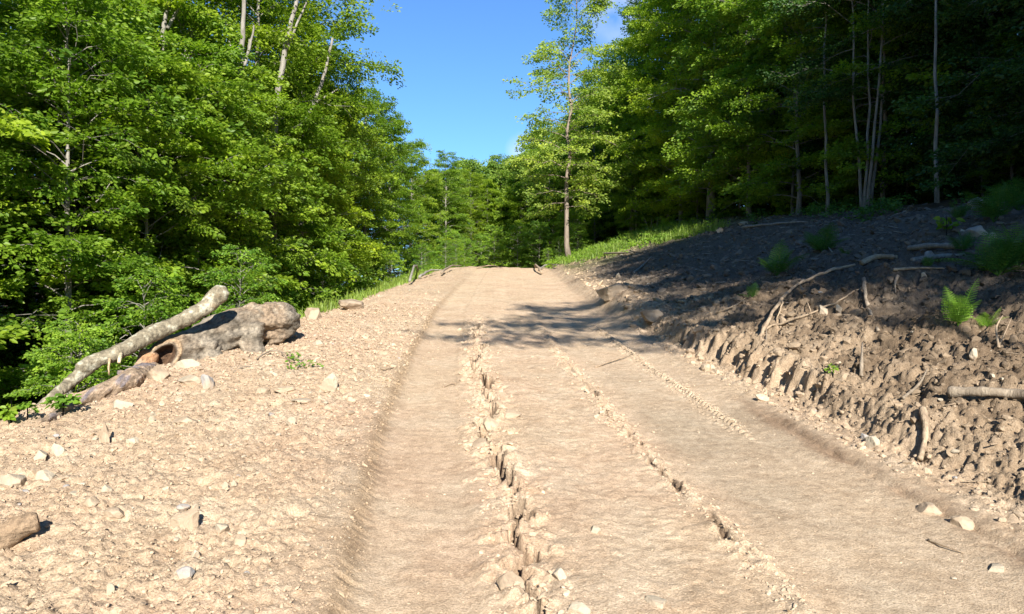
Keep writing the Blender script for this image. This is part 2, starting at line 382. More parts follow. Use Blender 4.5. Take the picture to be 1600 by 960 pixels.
# the soil's own colours
def soil_col(u, y):
    x = u+cx(y)
    def C(*c): return np.array(c)
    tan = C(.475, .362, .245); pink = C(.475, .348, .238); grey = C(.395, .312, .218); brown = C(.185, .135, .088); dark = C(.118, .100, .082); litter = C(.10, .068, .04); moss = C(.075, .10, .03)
    def mix(a, b, t): return a*(1-t[..., None])+b*t[..., None]
    c = np.broadcast_to(tan, u.shape+(3,)).copy()
    n1 = fb2(x*.8, y*.8, 101, 3); n2 = fb2(x*3, y*3, 103, 3); n3 = fb2(x*.35, y*.35, 107, 2)
    c = mix(c, pink, np.clip(.5+n1, 0, 1)); c = mix(c, C(.48, .385, .275), np.clip(n2*1.2, 0, .5))
    c = mix(c, grey, np.clip(ss(2.0, 2.4, u)*(1-ss(3.2, 3.6, u))*(1-ss(6, 12, y))*(.75+n1), 0, 1))
    c = c*(1+.13*ss(0, .12, u)*(1-ss(3.1, 3.5, u)))[..., None]      # packed dust is paler than the loose spoil
    edge = np.exp(-((u+.03)/.06)**2)*(1-ss(14, 30, y)); c = mix(c, C(.33, .235, .14), edge*.55)
    e2 = np.exp(-((u-3.36+.05)/.10)**2)*(1-ss(6, 8, y)); c = mix(c, C(.22, .14, .085), np.clip(e2*(.5+1.3*n2), 0, .65))
    uc, wv, act = crack(y); w_ = np.maximum(wv, .012)      # overhang shade inside the crack, painted dark into the soil colour
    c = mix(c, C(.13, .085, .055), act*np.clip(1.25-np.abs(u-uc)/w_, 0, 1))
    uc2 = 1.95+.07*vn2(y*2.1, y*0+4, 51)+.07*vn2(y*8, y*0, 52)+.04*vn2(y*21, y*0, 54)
    c = mix(c, C(.16, .11, .07), (1-ss(7, 10, y))*ss(-.15, .05, vn2(y*2.7, y*0+8, 53))*np.clip(1.2-np.abs(u-uc2)/.028, 0, 1))  # painted shade again, in the thinner crack
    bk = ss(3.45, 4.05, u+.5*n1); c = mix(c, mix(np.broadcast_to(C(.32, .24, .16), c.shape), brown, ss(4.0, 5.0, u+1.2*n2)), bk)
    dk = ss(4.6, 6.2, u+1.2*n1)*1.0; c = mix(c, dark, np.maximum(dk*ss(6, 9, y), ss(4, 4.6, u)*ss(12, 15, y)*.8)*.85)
    ue = ipy(y, [0, 4, 6, 8, 12, 35], [-3.7, -3.5, -3.15, -2.45, -2.1, -2.0])
    c = mix(c, litter, ss(.3, 1.2, ue-u+.5*n2))
    c = mix(c, litter, ss(10, 11.5, u+n1))
    gr = ss(24, 29, y+3*n1)*ss(3.5, 4.1, u); c = mix(c, mix(np.broadcast_to(C(.26, .2, .12), c.shape), moss, np.clip(.6+n2, 0, 1)), gr*.8)
    c = mix(c, moss, ss(40, 46, y)*.8)
    return c
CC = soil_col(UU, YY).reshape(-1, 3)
ii = np.arange(ny-1)[:, None]*nu+np.arange(nu-1)[None, :]
F = np.stack([ii, ii+1, ii+nu+1, ii+nu], -1)
j0 = int(np.searchsorted(US, -.02)); j1 = int(np.searchsorted(US, 3.55))
def sub(cols):
    f = F[:, cols].reshape(-1, 4); used, inv = np.unique(f, return_inverse=True)
    return V[used], inv.reshape(-1, 4), CC[used]
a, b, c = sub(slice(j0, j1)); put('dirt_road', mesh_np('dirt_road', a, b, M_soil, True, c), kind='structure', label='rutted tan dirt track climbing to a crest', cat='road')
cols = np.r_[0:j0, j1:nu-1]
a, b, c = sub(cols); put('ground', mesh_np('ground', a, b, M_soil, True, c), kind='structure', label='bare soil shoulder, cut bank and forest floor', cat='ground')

def at_px(px, py, fine=False):
    """ground point seen at a pixel of the photograph"""
    t = np.concatenate([np.linspace(2.0, 20, 3600), np.linspace(20, 60, 1600)])
    x = (px-800)/1150*t; z = 1.6+(480-py)/1150*t
    hit = np.nonzero(z < gz(x, t, fine))[0]
    i = hit[0] if len(hit) else len(t)-1
    return np.array([x[i], t[i], float(gz(x[i], t[i], fine)[0])])
def ray(px, py, D): return np.array([(px-800)/1150*D, D, 1.6+(480-py)/1150*D])

# ------------------------------------------------------------------ foliage
def leaves_mesh(name, P, A, N, S, mat, tint=None, wid=.62, spray=None):
    """P base points, A long axes, N normals, S sizes; each leaf is two folded quads"""
    A = A/np.linalg.norm(A, axis=1)[:, None]; N = N-A*np.sum(N*A, 1)[:, None]; N /= np.linalg.norm(N, axis=1)[:, None]+1e-9
    B = np.cross(A, N); S = S[:, None]; w = S*wid*.5
    v = np.stack([P, P+A*S*.30+B*w+N*w*.25, P+A*S*.66+B*w*.86+N*w*.2-N*S*.03, P+A*S-N*S*.10, P+A*S*.66-B*w*.86+N*w*.2-N*S*.03, P+A*S*.30-B*w+N*w*.25], 1)
    n = len(P); o = np.arange(n)[:, None]*6
    f = np.concatenate([o+np.array([[0, 1, 2, 3]]), o+np.array([[0, 3, 4, 5]])])
    col = np.ones((n, 3)) if tint is None else tint
    return mesh_np(name, v.reshape(-1, 3), f, mat, False, np.repeat(col, 6, axis=0))
def spray_leaves(rng, C, D, L, n, leaf, flat=.10, up=.55, wid=.5):
    """C centres, D directions, L lengths: n leaves on each flattened spray"""
    m = len(C); D = D/np.linalg.norm(D, axis=1)[:, None]
    Hh = np.cross(D, np.array([0, 0, 1.])); Hh /= np.linalg.norm(Hh, axis=1)[:, None]+1e-6
    t = rng.random((m, n)); s = (rng.random((m, n))*2-1)
    wprof = wid*np.sin(np.clip(t*.85+.15, 0, 1)*math.pi)**.6+.08
    z = rng.normal(0, flat, (m, n))-.18*t*t
    P = C[:, None]+(L[:, None]*(t-.35))[..., None]*D[:, None]+(L[:, None]*s*wprof)[..., None]*Hh[:, None]
    P[..., 2] += L[:, None]*z
    A = D[:, None]*(.7+.3*rng.random((m, n)))[..., None]+Hh[:, None]*(s*1.1+rng.normal(0, .3, (m, n)))[..., None]
    A[..., 2] += rng.normal(-.15, .35, (m, n))
    N = rng.normal(0, up, (m, n, 3)); N += np.array([.08, -.55, .9])   # blades turn towards the light
    S = leaf*(.65+.6*rng.random((m, n)))
    tint = 1+.22*rng.normal(0, 1, (m, 1, 1))*np.array([1.1, .8, .6]); tint = np.clip(tint, .55, 1.6)
    tint = np.broadcast_to(tint, (m, n, 3))
    return P.reshape(-1, 3), A.reshape(-1, 3), N.reshape(-1, 3), S.ravel(), tint.reshape(-1, 3)

def gen_tree(seed, H, base, R, nl, leaf=.095, ns=64, tr=.12, lean=(0, 0), prof='round', stems=1, mat=None, bark=None, spray=.62, wander=.12, sec=3.2, extra=None, up=.55, skip=0, bare=0):
    rng = np.random.default_rng(seed); acc = Acc(); C = []; D = []; L = []
    lo = 0
    for st in range(stems):
        th0 = rng.random()*6.28+st*6.28/max(stems, 1); off = (0 if stems == 1 else .10)
        sp = 0 if stems == 1 else .06*H*(.6+.8*rng.random())
        n = 14; t = np.linspace(0, 1, n); Hs = H*(1 if st == 0 else .8+.2*rng.random())
        wx = np.cumsum(rng.normal(0, wander*H/14*.4, n)); wy = np.cumsum(rng.normal(0, wander*H/14*.4, n)); wx -= wx[0]; wy -= wy[0]
        P = np.stack([lean[0]*t**1.3*H+wx+math.cos(th0)*(off+sp*t**.7)*(stems > 1), lean[1]*t**1.3*H+wy+math.sin(th0)*(off+sp*t**.7)*(stems > 1), t*Hs-.35*(1-t)], -1)
        r = tr*(1-t*.93)*(1+.5*np.exp(-t*18)); r = r*(1 if stems == 1 else .62)
        add_tube(acc, P, r, 9, wob=.05, rng=rng)
        nb = max(4, nl//stems)
        for i in range(nb):
            q = (i+rng.random())/nb; tt = base+(1-base)*q
            if rng.random() < skip: continue
            p0 = np.array([np.interp(tt, t, P[:, k]) for k in range(3)])
            if prof == 'round': pr = math.sin(math.pi*(.14+.80*q))**.7
            elif prof == 'cone': pr = (1-q)**.75*.95+.10
            elif prof == 'wall': pr = .92 if q < .6 else math.cos((q-.6)/.4*math.pi*.45)**.8+.05
            elif prof == 'top': pr = math.sin(math.pi*(.06+.82*q**.9))**.8
            ln = R*pr*(.62+.6*rng.random()); ang = i*2.39996+rng.normal(0, .4)
            el_ = R_(12+48*q+rng.normal(0, 10)); 
            dh = np.array([math.cos(ang), math.sin(ang), 0]); m = 6; s = np.linspace(0, 1, m)
            Q = p0+dh*(ln*s*math.cos(el_))[:, None]+np.array([0, 0, 1.])*(ln*(math.sin(el_)*s-.35*s**2.2))[:, None]
            Q[1:] += rng.normal(0, .05*ln, (m-1, 3))*s[1:, None]
            rb = max(.012, tr*.30*(1-tt*.7)*min(1, ln/2.2)); add_tube(acc, Q, rb*(1-.85*s), 5, cap=False)
            k2 = max(2, int(ln*sec*(.8+.4*rng.random())))
            for j in range(k2):
                f = .22+.78*(j+rng.random())/k2; f = min(f, 1)
                b0 = np.array([np.interp(f, s, Q[:, k]) for k in range(3)])
                a2 = ang+(1 if j % 2 else -1)*rng.uniform(.35, 1.25); l2 = (.35+.55*rng.random())*(1-.35*f)*min(1.4, .45+ln*.3)
                d2 = np.array([math.cos(a2), math.sin(a2), rng.normal(.02, .22)])
                b1 = b0+d2*l2+np.array([0, 0, -.08*l2])
                if l2 > .3: add_tube(acc, [b0, (b0+b1)/2+[0, 0, .04], b1], [rb*.3, rb*.22, .004], 3, cap=False)
                if rng.random() > bare:
                    C += [b1]; D += [d2]; L += [spray*rng.uniform(.7, 1.25)]
                    if l2 > .5: C += [(b0+b1)/2]; D += [d2+rng.normal(0, .4, 3)]; L += [spray*rng.uniform(.6, 1.0)]
            C += [Q[-1]]; D += [dh]; L += [spray]
        C += [P[-1], P[-1]-[0, 0, .3]]; D += [np.array([.5, 0, .6]), np.array([-.5, .2, .3])]; L += [spray*.8, spray*.8]
    if extra:
        for pts, rr in extra:
            Q = smooth_path(pts, 8); add_tube(acc, Q, np.linspace(rr, .01, 8), 5, cap=False)
            for f in np.linspace(.25, 1, int(len(Q)*2)):
                b0 = np.array([np.interp(f, np.linspace(0, 1, 8), Q[:, k]) for k in range(3)])
                for k in range(2):
                    d = rng.normal(0, 1, 3); d[2] *= .3; C += [b0+d*.3]; D += [d]; L += [spray]
    C = np.array(C); D = np.array(D); L = np.array(L); D[:, 2] = np.clip(D[:, 2], -.4, .5)
    P, A, N, S, T = spray_leaves(rng, C, D, L, ns, leaf, up=up)
    print('tree', seed, 'leaves', len(P))
    return acc.mesh('trunk', bark or M_bark, True), leaves_mesh('crown', P, A, N, S, mat or M_leaf, T)

PR = {}
PR['wallA'] = gen_tree(1, 12, .05, 2.9, 84, prof='wall', tr=.14)
PR['wallB'] = gen_tree(2, 12, .04, 2.6, 84, prof='wall', tr=.13, leaf=.10)
PR['wallC'] = gen_tree(3, 12, .10, 3.0, 80, prof='round', tr=.16, leaf=.09)
PR['lowA'] = gen_tree(31, 7.2, .03, 2.2, 72, prof='wall', tr=.08, leaf=.095, ns=70, spray=.5)
PR['lowB'] = gen_tree(32, 7.6, .03, 2.0, 72, prof='round', tr=.08, leaf=.09, ns=74, spray=.5)
PR['lowC'] = gen_tree(33, 6.8, .03, 2.3, 70, prof='wall', tr=.07, leaf=.10, ns=66, spray=.5)
PR['tallA'] = gen_tree(34, 14, .35, 2.8, 56, prof='round', tr=.13, leaf=.095, ns=56, skip=.1)
PR['tallB'] = gen_tree(35, 14.5, .30, 2.6, 56, prof='round', tr=.12, leaf=.09, ns=56, skip=.1)
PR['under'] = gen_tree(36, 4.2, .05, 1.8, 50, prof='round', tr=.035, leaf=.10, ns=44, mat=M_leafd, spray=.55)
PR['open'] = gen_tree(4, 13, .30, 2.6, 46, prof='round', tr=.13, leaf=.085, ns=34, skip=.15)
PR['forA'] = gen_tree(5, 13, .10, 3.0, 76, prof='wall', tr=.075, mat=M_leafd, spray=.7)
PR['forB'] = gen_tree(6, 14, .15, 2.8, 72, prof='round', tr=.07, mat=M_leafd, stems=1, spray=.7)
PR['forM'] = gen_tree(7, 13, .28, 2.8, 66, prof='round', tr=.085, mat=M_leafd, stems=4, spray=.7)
PR['bush'] = gen_tree(8, 3.2, .05, 1.3, 44, prof='round', tr=.03, leaf=.085, ns=34, mat=M_leafy, spray=.38, sec=4)
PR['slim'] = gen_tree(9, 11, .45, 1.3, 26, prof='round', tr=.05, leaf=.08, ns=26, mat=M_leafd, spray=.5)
PR['coneA'] = gen_tree(10, 8, .03, 2.7, 96, prof='round', tr=.09, leaf=.13, spray=.7, ns=50, mat=M_leafm)
PR['edgeA'] = gen_tree(37, 13, .06, 3.2, 82, prof='round', tr=.08, leaf=.105, spray=.65)
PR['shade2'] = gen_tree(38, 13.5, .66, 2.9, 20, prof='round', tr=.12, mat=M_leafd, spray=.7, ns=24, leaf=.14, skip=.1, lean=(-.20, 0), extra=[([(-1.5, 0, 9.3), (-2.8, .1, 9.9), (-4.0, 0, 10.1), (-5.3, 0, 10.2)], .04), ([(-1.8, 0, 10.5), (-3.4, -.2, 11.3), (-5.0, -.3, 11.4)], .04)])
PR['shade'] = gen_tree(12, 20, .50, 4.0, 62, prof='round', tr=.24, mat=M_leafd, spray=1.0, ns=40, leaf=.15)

def tree(kind, x, y, s, rot, label, group=None, zs=1.0, dz=0, name='broadleaf_tree', cat='tree'):
    e = bpy.data.objects.new(name, None); COL.objects.link(e)
    e.location = (x, y, G(x, y)+dz); e.rotation_euler = (0, 0, rot); e.scale = (s, s, s*zs); e.empty_display_size = .2
    tag(e, label, cat, group)
    t, c = PR[kind]; put('trunk', t, e); put('crown', c, e); return e
rng = np.random.default_rng(99)

# left wall of trees, front row along the gully
LW = [(-7.4, 9.4, 'lowA', 1.0), (-5.6, 11.6, 'lowB', .95), (-5.2, 13.6, 'lowC', .95), (-5.1, 15.7, 'lowA', .93), (-4.9, 18.0, 'lowB', .95), (-5.0, 20.4, 'lowC', 1.0), (-4.9, 23.0, 'lowA', 1.0),
 (-5.7, 26.2, 'wallC', .86), (-5.3, 29.6, 'wallB', .86), (-5.0, 33.2, 'wallA', .82), (-4.6, 37.4, 'wallB', .78), (-4.0, 42, 'wallC', .72), (-3.3, 47, 'wallA', .60)]
for i, (u, y, k, s) in enumerate(LW):
    x = u+float(cx(y))
    where = ['leafy young tree beyond the lower end of the fallen log, nearest of the left row', 'leafy young tree right behind the fallen log', 'bright green young tree just past the thick end of the fallen log',
      'bright green young tree in the left row behind the flat brown rock', 'leafy young tree in the left row, second past the flat brown rock', 'leafy young tree in the left row in front of the forked pale stems', 'leafy tree in the left row where it rises to the tall ones',
      'tall green tree of the left roadside row at the edge of the blue sky', 'leafy tree high on the left skyline slope', 'leafy tree halfway down the left skyline slope', 'leafy tree low on the left skyline slope',
      'small looking tree near the far end of the left roadside row', 'last leafy tree on the left where the road goes over the crest'][i]
    tree(k, x, y, s, i*1.7, where, 'trees along the left side of the road')
for i, (x, y, k, s) in enumerate([(-10.8, 11.5, 'tallA', 1.05), (-9.6, 15.5, 'tallB', 1.0), (-9.0, 19.2, 'tallA', .98), (-8.6, 22.6, 'wallC', 1.0), (-7.5, 21.6, 'tallB', 1.08), (-7.2, 25.2, 'tallA', 1.0), (-8.9, 26.5, 'tallB', .98), (-9.0, 30.5, 'wallB', .92), (-8.6, 35, 'wallA', .88), (-8.0, 41, 'wallC', .8), (-7.0, 48, 'wallA', .72),
        (-13, 14, 'wallA', 1.1), (-12.5, 19, 'wallC', 1.12), (-12.5, 24, 'wallB', 1.1), (-13, 30, 'wallA', 1.0), (-17, 11, 'wallB', 1.2), (-17, 18, 'wallC', 1.2), (-16.5, 27, 'wallA', 1.15), (-15, 35, 'wallB', 1.05), (-22, 17, 'wallA', 1.2), (-23, 25, 'wallB', 1.2), (-14, 44, 'wallA', .9), (-12.5, 7.4, 'wallB', 1.1), (-16, 6.5, 'wallA', 1.2),
        (-9.0, 7.2, 'lowB', 1.05), (-10.3, 9.3, 'lowC', 1.1), (-8.0, 13.6, 'lowA', 1.1), (-7.6, 17.2, 'lowB', 1.15), (-27, 12, 'wallC', 1.2), (-22, 9, 'wallB', 1.2)]):
    tree(k, x, y, s, i*2.1+.5, 'leafy tree deeper in the wood, half hidden behind the left roadside row', 'trees deeper in the left wood')
# pale bare-stemmed trees standing up out of the left foliage
def snag(px, pts, D, r, label, forks=()):
    acc = Acc(); P = [ray(a, b, D) for a, b in pts]; base = P[0]
    g = np.array([base[0], D, G(base[0], D)-.3]); P = [g]+P
    Q = smooth_path(P, 22, rng, .015)-g; add_tube(acc, Q, np.linspace(r*1.3, r*.45, 22), 8, wob=.06, rng=rng)
    for f in forks:
        Qf = smooth_path([ray(a, b, D+.1*k)-g for k, (a, b) in enumerate(f)], 8, rng, .01); add_tube(acc, Qf, np.linspace(r*.55, r*.2, 8), 6)
    e = bpy.data.objects.new('slender_tree', None); COL.objects.link(e); e.location = g
    tag(e, label, 'tree', 'pale stems rising from the left wood')
    put('trunk', acc.mesh('trunk', M_bark, True), e)
    top = Q[-1]; rg = np.random.default_rng(int(px)); n = 34
    C = top+rg.normal(0, 1, (n, 3))*[.9, .9, 1.0]+[0, 0, .8]; Dd = rg.normal(0, 1, (n, 3)); Dd[:, 2] *= .3
    put('crown', leaves_mesh('crown', *spray_leaves(rg, C, Dd, np.full(n, .6), 34, .085)[:4], M_leaf), e)
snag(430, [(428, 300), (430, 185), (440, 110), (452, 50), (466, -10), (478, -60)], 19.5, .085, 'tall pale leaning trunk forking near the top of the frame, left wood', [[(446, 80), (462, 45), (490, -20)]])
snag(254, [(252, 260), (254, 130), (258, 60), (262, -30)], 16.5, .08, 'straight pale trunk rising through the upper left foliage', [[(262, 45), (278, 15), (292, -10)]])
snag(374, [(380, 240), (374, 115), (380, 60), (384, -30)], 18.5, .09, 'pale trunk splitting into upright forks like a candelabra, left wood', [[(374, 112), (366, 90), (358, 65)], [(378, 105), (392, 70), (397, 40)], [(380, 110), (388, 85), (390, 62)]])
snag(480, [(470, 230), (480, 190), (490, 160), (505, 125), (520, 60)], 21.5, .075, 'thin leaning pale stem low beside the forked trunk, left wood', [[(490, 165), (510, 150), (528, 140)]])

# middle backdrop beyond the crest
for i, (x, y, k, s) in enumerate([(-3.0, 52, 'coneA', 1.0), (-.6, 50, 'coneA', .98), (1.6, 51.5, 'coneA', 1.02), (3.4, 49, 'coneA', .95), (5.2, 47, 'coneA', 1.15), (.5, 57, 'coneA', 1.15), (3, 56, 'coneA', 1.35), (-2.2, 59, 'wallA', .75), (5.5, 54, 'wallB', .9), (7.6, 50, 'wallC', .95), (-5.5, 56, 'wallB', .75), (1.5, 64, 'wallA', .85), (4.5, 62, 'wallC', .95), (8.5, 58, 'wallA', 1.05), (-4.2, 49.5, 'coneA', .85), (-4.0, 44.5, 'wallB', .60), (-2.6, 47.5, 'wallC', .54), (2.2, 44.0, 'lowB', .75), (1.0, 46.0, 'lowC', .8), (.6, 48, 'lowA', .85), (-1.6, 48.2, 'lowB', .8), (2.6, 46.8, 'lowC', .9), (4.2, 45.5, 'lowA', .85), (-3.2, 53, 'lowB', 1.1), (1.9, 54, 'lowA', 1.2), (-1, 54, 'lowC', 1.2)]):
    tree(k, x, y, s, i*1.3, ['bushy green tree closing the road beyond the crest', 'bushy green tree standing further behind the crest'][i > 4], 'trees closing the view beyond the crest')
for i, (x, y, s) in enumerate([(-3.6, 43.5, .75), (-1.9, 45.3, .7), (-.3, 45, .62), (1.2, 44.8, .65), (2.4, 43, .75), (3.6, 41.5, .8), (3.5, 39, .5), (-4.6, 39, .6), (-4.3, 35, .5), (-4.9, 30, .55), (-5.3, 25, .55), (-5.4, 21, .5)]):
    tree('bush', x, y, s, i*2., 'low bright shrub ' + ('along the foot of the far trees' if i < 7 else 'on the left verge below the roadside row'), 'low bright shrubs by the road', name='shrub', cat='shrub')

# the lone tree by the road
lp = at_px(890, 392); lp = np.array([2.82, 36.0, G(2.82, 36.0)]); 
tk = gen_tree(24, 13.6, .20, 2.55, 74, prof='round', tr=.125, leaf=.12, ns=32, lean=(.05, 0), mat=M_leafm, bark=M_barkb, spray=.7, wander=.42, skip=.10,
    extra=[([(.3, 0, 5.2), (-.8, -.2, 5.3), (-1.5, -.3, 5.0), (-2.4, -.4, 4.7)], .03), ([(.3, 0, 3.6), (1.0, -.2, 3.9), (1.6, -.3, 3.6)], .05), ([(.3, 0, 6), (1.9, -.6, 5.6), (3.1, -.8, 4.4)], .05)])
e = bpy.data.objects.new('lone_tree', None); COL.objects.link(e); e.location = lp; tag(e, 'lone tall tree with brown trunk at the right edge of the road near the crest', 'tree')
put('trunk', tk[0], e); put('crown', tk[1], e)

# right-hand forest
front = [(4.9, 43.5, 'edgeA', .78), (6.6, 40.5, 'wallC', .84), (8.0, 37.5, 'edgeA', .98), (7.9, 34.6, 'edgeA', 1.0), (8.5, 31.5, 'wallC', 1.12), (9.1, 28.2, 'edgeA', 1.05), (9.7, 25.0, 'edgeA', .98), (10.9, 21.6, 'edgeA', .85), (12.3, 15.6, 'forA', .95), (13.2, 12.2, 'forA', 1.0)]
fl = ['forest tree at the left tip of the right-hand wood, behind the lone tree', 'forest tree just right of and behind the lone tree', 'sunlit forest tree over the grassy top of the bank', 'forest tree above the dry flower stalks on the bank',
      'forest tree left of the middle of the dark wood, sunlit on its upper side', 'forest tree with several stems in the sunlit part of the right wood', 'forest tree with bright upper sprays, left of the multi stemmed clump', 'forest tree just left of the multi stemmed clump', 'forest tree right of the multi stemmed clump in deep shade', 'forest tree at the right edge of the frame in deep shade']
for i, (x, y, k, s) in enumerate(front): tree(k, x, y, s, i*2.3+1, fl[i], 'trees along the edge of the right wood')
mp = at_px(1352, 328)
tree('forM', mp[0], mp[1], .85, .7, 'clump of several slim pale stems from one root at the top of the bank', 'trees along the edge of the right wood', name='multi_stem_tree')
k = 0
for r, off in enumerate((3.6, 7.5, 12, 17.5, 24)):
    for j, y in enumerate(np.arange(13-r*1.0, 50, 4.2+r*.55)):
        x = 10.2+off+rng.normal(0, .6)-max(0, y-30)*.35; y = y+rng.normal(0, .8)+1.5
        tree(['forA', 'forB', 'forM'][(j+r) % 3], x, y, .95+.2*rng.random(), rng.random()*6.28, 'dark tree deep inside the shaded right-hand wood', 'trees deep in the right wood')
for i, (px, py) in enumerate([(1001, 352), (1130, 330), (1146, 328), (1428, 318), (1245, 335), (1090, 338), (1480, 318), (1300, 335)]):
    p = at_px(px, py); s = .8+.03*i
    tree('slim', p[0], p[1]+.4, s, i*1.1, ['slim young tree at the edge of the shaded wood by the sunny grass', 'slim young tree with a pale stem left of the dark wood opening', 'slim pale stem close beside another, left in the dark wood', 'slim leaning tree right of the multi stemmed clump',
       'slim tree left of the multi stemmed clump', 'slim tree above the sunny grass and dry stalks', 'slim tree near the right frame edge above the grey boulder', 'slim tree hard by the left of the multi stemmed clump'][i], 'slim young trees at the edge of the right wood', name='young_tree')
for i in range(44):
    y = rng.uniform(12, 46); x = 11.0-max(0, y-30)*.42+(rng.random()**1.5)*13+.5
    tree('under', x, y, .7+.6*rng.random(), rng.random()*6.28, 'low dark bush in the undergrowth of the shaded right wood', 'undergrowth bushes of the right wood', name='bush', cat='shrub')
for i, (x, y, s_) in enumerate([(8.4, 33.4, .55), (9.2, 29.8, .5), (10.0, 26.3, .5), (10.9, 23.3, .45), (6.4, 38, .6), (12.2, 18, .5), (13.2, 14, .5)]):
    tree('lowB', x, y, s_, i*1.4, 'leafy sapling with low branches at the foot of the right wood', 'saplings at the foot of the right wood', name='sapling')
for i, (x, y, s_) in enumerate([(1.6, 42.2, .8), (.3, 43, .8), (3.4, 41.2, .8), (-1.0, 42.6, .75), (-3.3, 36.5, .42), (-2.9, 38.2, .45), (-2.6, 40.5, .5), (2.5, 39.5, .4), (1.9, 38.6, .28)]):
    tree('bush', x, y, s_, i*2.2, 'small bright bush beside the crest of the road', 'small bushes beside the crest', name='shrub', cat='shrub')
# trees standing behind and beside the camera: they throw the shade on the bank
for i, (x, y, s) in enumerate([(9.9, -7.5, .95), (11.5, -4.5, .95), (9.2, .2, .84), (13.4, 1.6, .9), (16.5, -3, 1.0), (12.4, 5.4, .70), (17.3, 5.6, 1.0), (20.5, 1.5, 1.0), (12.0, -12, 1.1), (14.5, -10, 1.08), (16.5, 10.5, .95)]):
    tree('shade', x, y, s, i*2.2, 'tall tree beside the viewpoint whose shade falls on the right bank', 'tall trees beside the viewpoint')
tree('shade2', 7.3, -4.9, .98, 0, 'tree beside the viewpoint whose branches shade the middle of the road', 'tall trees beside the viewpoint')
tree('open', 7.7, -1.5, .85, 1.0, 'loosely leaved tree beside the viewpoint that dapples the brown mound', 'tall trees beside the viewpoint')
tree('shade', -5.7, -12.5, .85, 1.0, 'large tree far back on the left whose shade darkens the gully', 'left trees beside the viewpoint')
for x, y, s_ in ((-5.4, -10.5, 1.1), (-7.6, -6.5, 1.1), (-5.9, -6.8, .8)): tree('tallA', x, y, s_, x, 'tree of the left row behind the viewpoint that shades the gully', 'left trees beside the viewpoint')
for i, (x, y) in enumerate([(-9.5, 4.5), (-12.5, 1.5), (-9.5, -1.5), (-13.5, -4)]):
    tree('wallA', x, y, 1.1, i*1.9, 'leafy tree of the left row beside the viewpoint', 'left trees beside the viewpoint')

# ------------------------------------------------------------------ rocks and clods
def ico(sub):
    t = (1+5**.5)/2
    V = [(-1, t, 0), (1, t, 0), (-1, -t, 0), (1, -t, 0), (0, -1, t), (0, 1, t), (0, -1, -t), (0, 1, -t), (t, 0, -1), (t, 0, 1), (-t, 0, -1), (-t, 0, 1)]
    F = [(0, 11, 5), (0, 5, 1), (0, 1, 7), (0, 7, 10), (0, 10, 11), (1, 5, 9), (5, 11, 4), (11, 10, 2), (10, 7, 6), (7, 1, 8), (3, 9, 4), (3, 4, 2), (3, 2, 6), (3, 6, 8), (3, 8, 9), (4, 9, 5), (2, 4, 11), (6, 2, 10), (8, 6, 7), (9, 8, 1)]
    V = [np.array(v)/np.linalg.norm(v) for v in V]
    for _ in range(sub):
        mid = {}; NF = []
        def m(a, b):
            k = (min(a, b), max(a, b))
            if k not in mid: v = V[a]+V[b]; V.append(v/np.linalg.norm(v)); mid[k] = len(V)-1
            return mid[k]
        for a, b, c in F: ab, bc, ca = m(a, b), m(b, c), m(c, a); NF += [(a, ab, ca), (b, bc, ab), (c, ca, bc), (ab, bc, ca)]
        F = NF
    return np.array(V), np.array(F)
ICO = {k: ico(k) for k in (0, 1, 2, 3)}
def rock_shape(rng, sub, planes=9, rough=.06, cut=(.62, .92)):
    V, F = ICO[sub]; V = V.copy()
    for _ in range(planes):
        n = rng.normal(0, 1, 3); n /= np.linalg.norm(n); d = rng.uniform(*cut)
        k = V@n; V -= np.maximum(k-d, 0)[:, None]*n
    if rough: V += V*(rough*fb3(V*2.6+rng.random(3)*50, int(rng.integers(99))))[:, None]
    return V, F
def scatter(name, pts, sizes, mat, seed, cols, sub=1, flat=(.45, .85), label=None, cat=None, sink=.25, smooth=False, planes=7):
    rg = np.random.default_rng(seed); n = len(pts)
    var = [rock_shape(rg, sub, planes+3, .35, (.42, .9)) for _ in range(16)]
    Vs = []; Fs = []; Cs = []; o = 0; pick = rg.integers(0, 16, n)
    for k in range(16):
        m = np.nonzero(pick == k)[0]
        if not len(m): continue
        v, f = var[k]; sc = sizes[m, None]*np.stack([rg.uniform(.75, 1.3, len(m)), rg.uniform(.65, 1.1, len(m)), rg.uniform(*flat, len(m))], -1)
        a = rg.random(len(m))*6.283; q = v[None]*sc[:, None]
        tx = rg.normal(0, .3, len(m)); q[..., 2] = q[..., 2]+q[..., 0]*tx[:, None]
        X = q[..., 0]*np.cos(a)[:, None]-q[..., 1]*np.sin(a)[:, None]; Y = q[..., 0]*np.sin(a)[:, None]+q[..., 1]*np.cos(a)[:, None]
        P = np.stack([X, Y, q[..., 2]+sizes[m, None]*(.5-sink*2)], -1)+pts[m][:, None]
        Vs.append(P.reshape(-1, 3)); Fs.append((f[None]+o+(np.arange(len(m))*len(v))[:, None, None]).reshape(-1, 3)); o += P.shape[0]*P.shape[1]
        Cs.append(np.repeat(cols[m], len(v), axis=0))
    return put(name, mesh_np(name, np.concatenate(Vs), np.concatenate(Fs), mat, smooth, np.concatenate(Cs)), kind='stuff', label=label, cat=cat)
M_grit = vcol_mat('grit', .95, 60, .6, .006, None, (.75, 1.2))
def spots(rg, n, ulo, uhi, ylo, yhi, pw=1.0):
    y = ylo*(yhi/ylo)**(rg.random(n)**pw); u = rg.uniform(ulo, uhi, n)
    return u, y
def pts_of(u, y): return np.stack([u+cx(y), y, ground_u(u, y, True)], -1)
rg = np.random.default_rng(5)
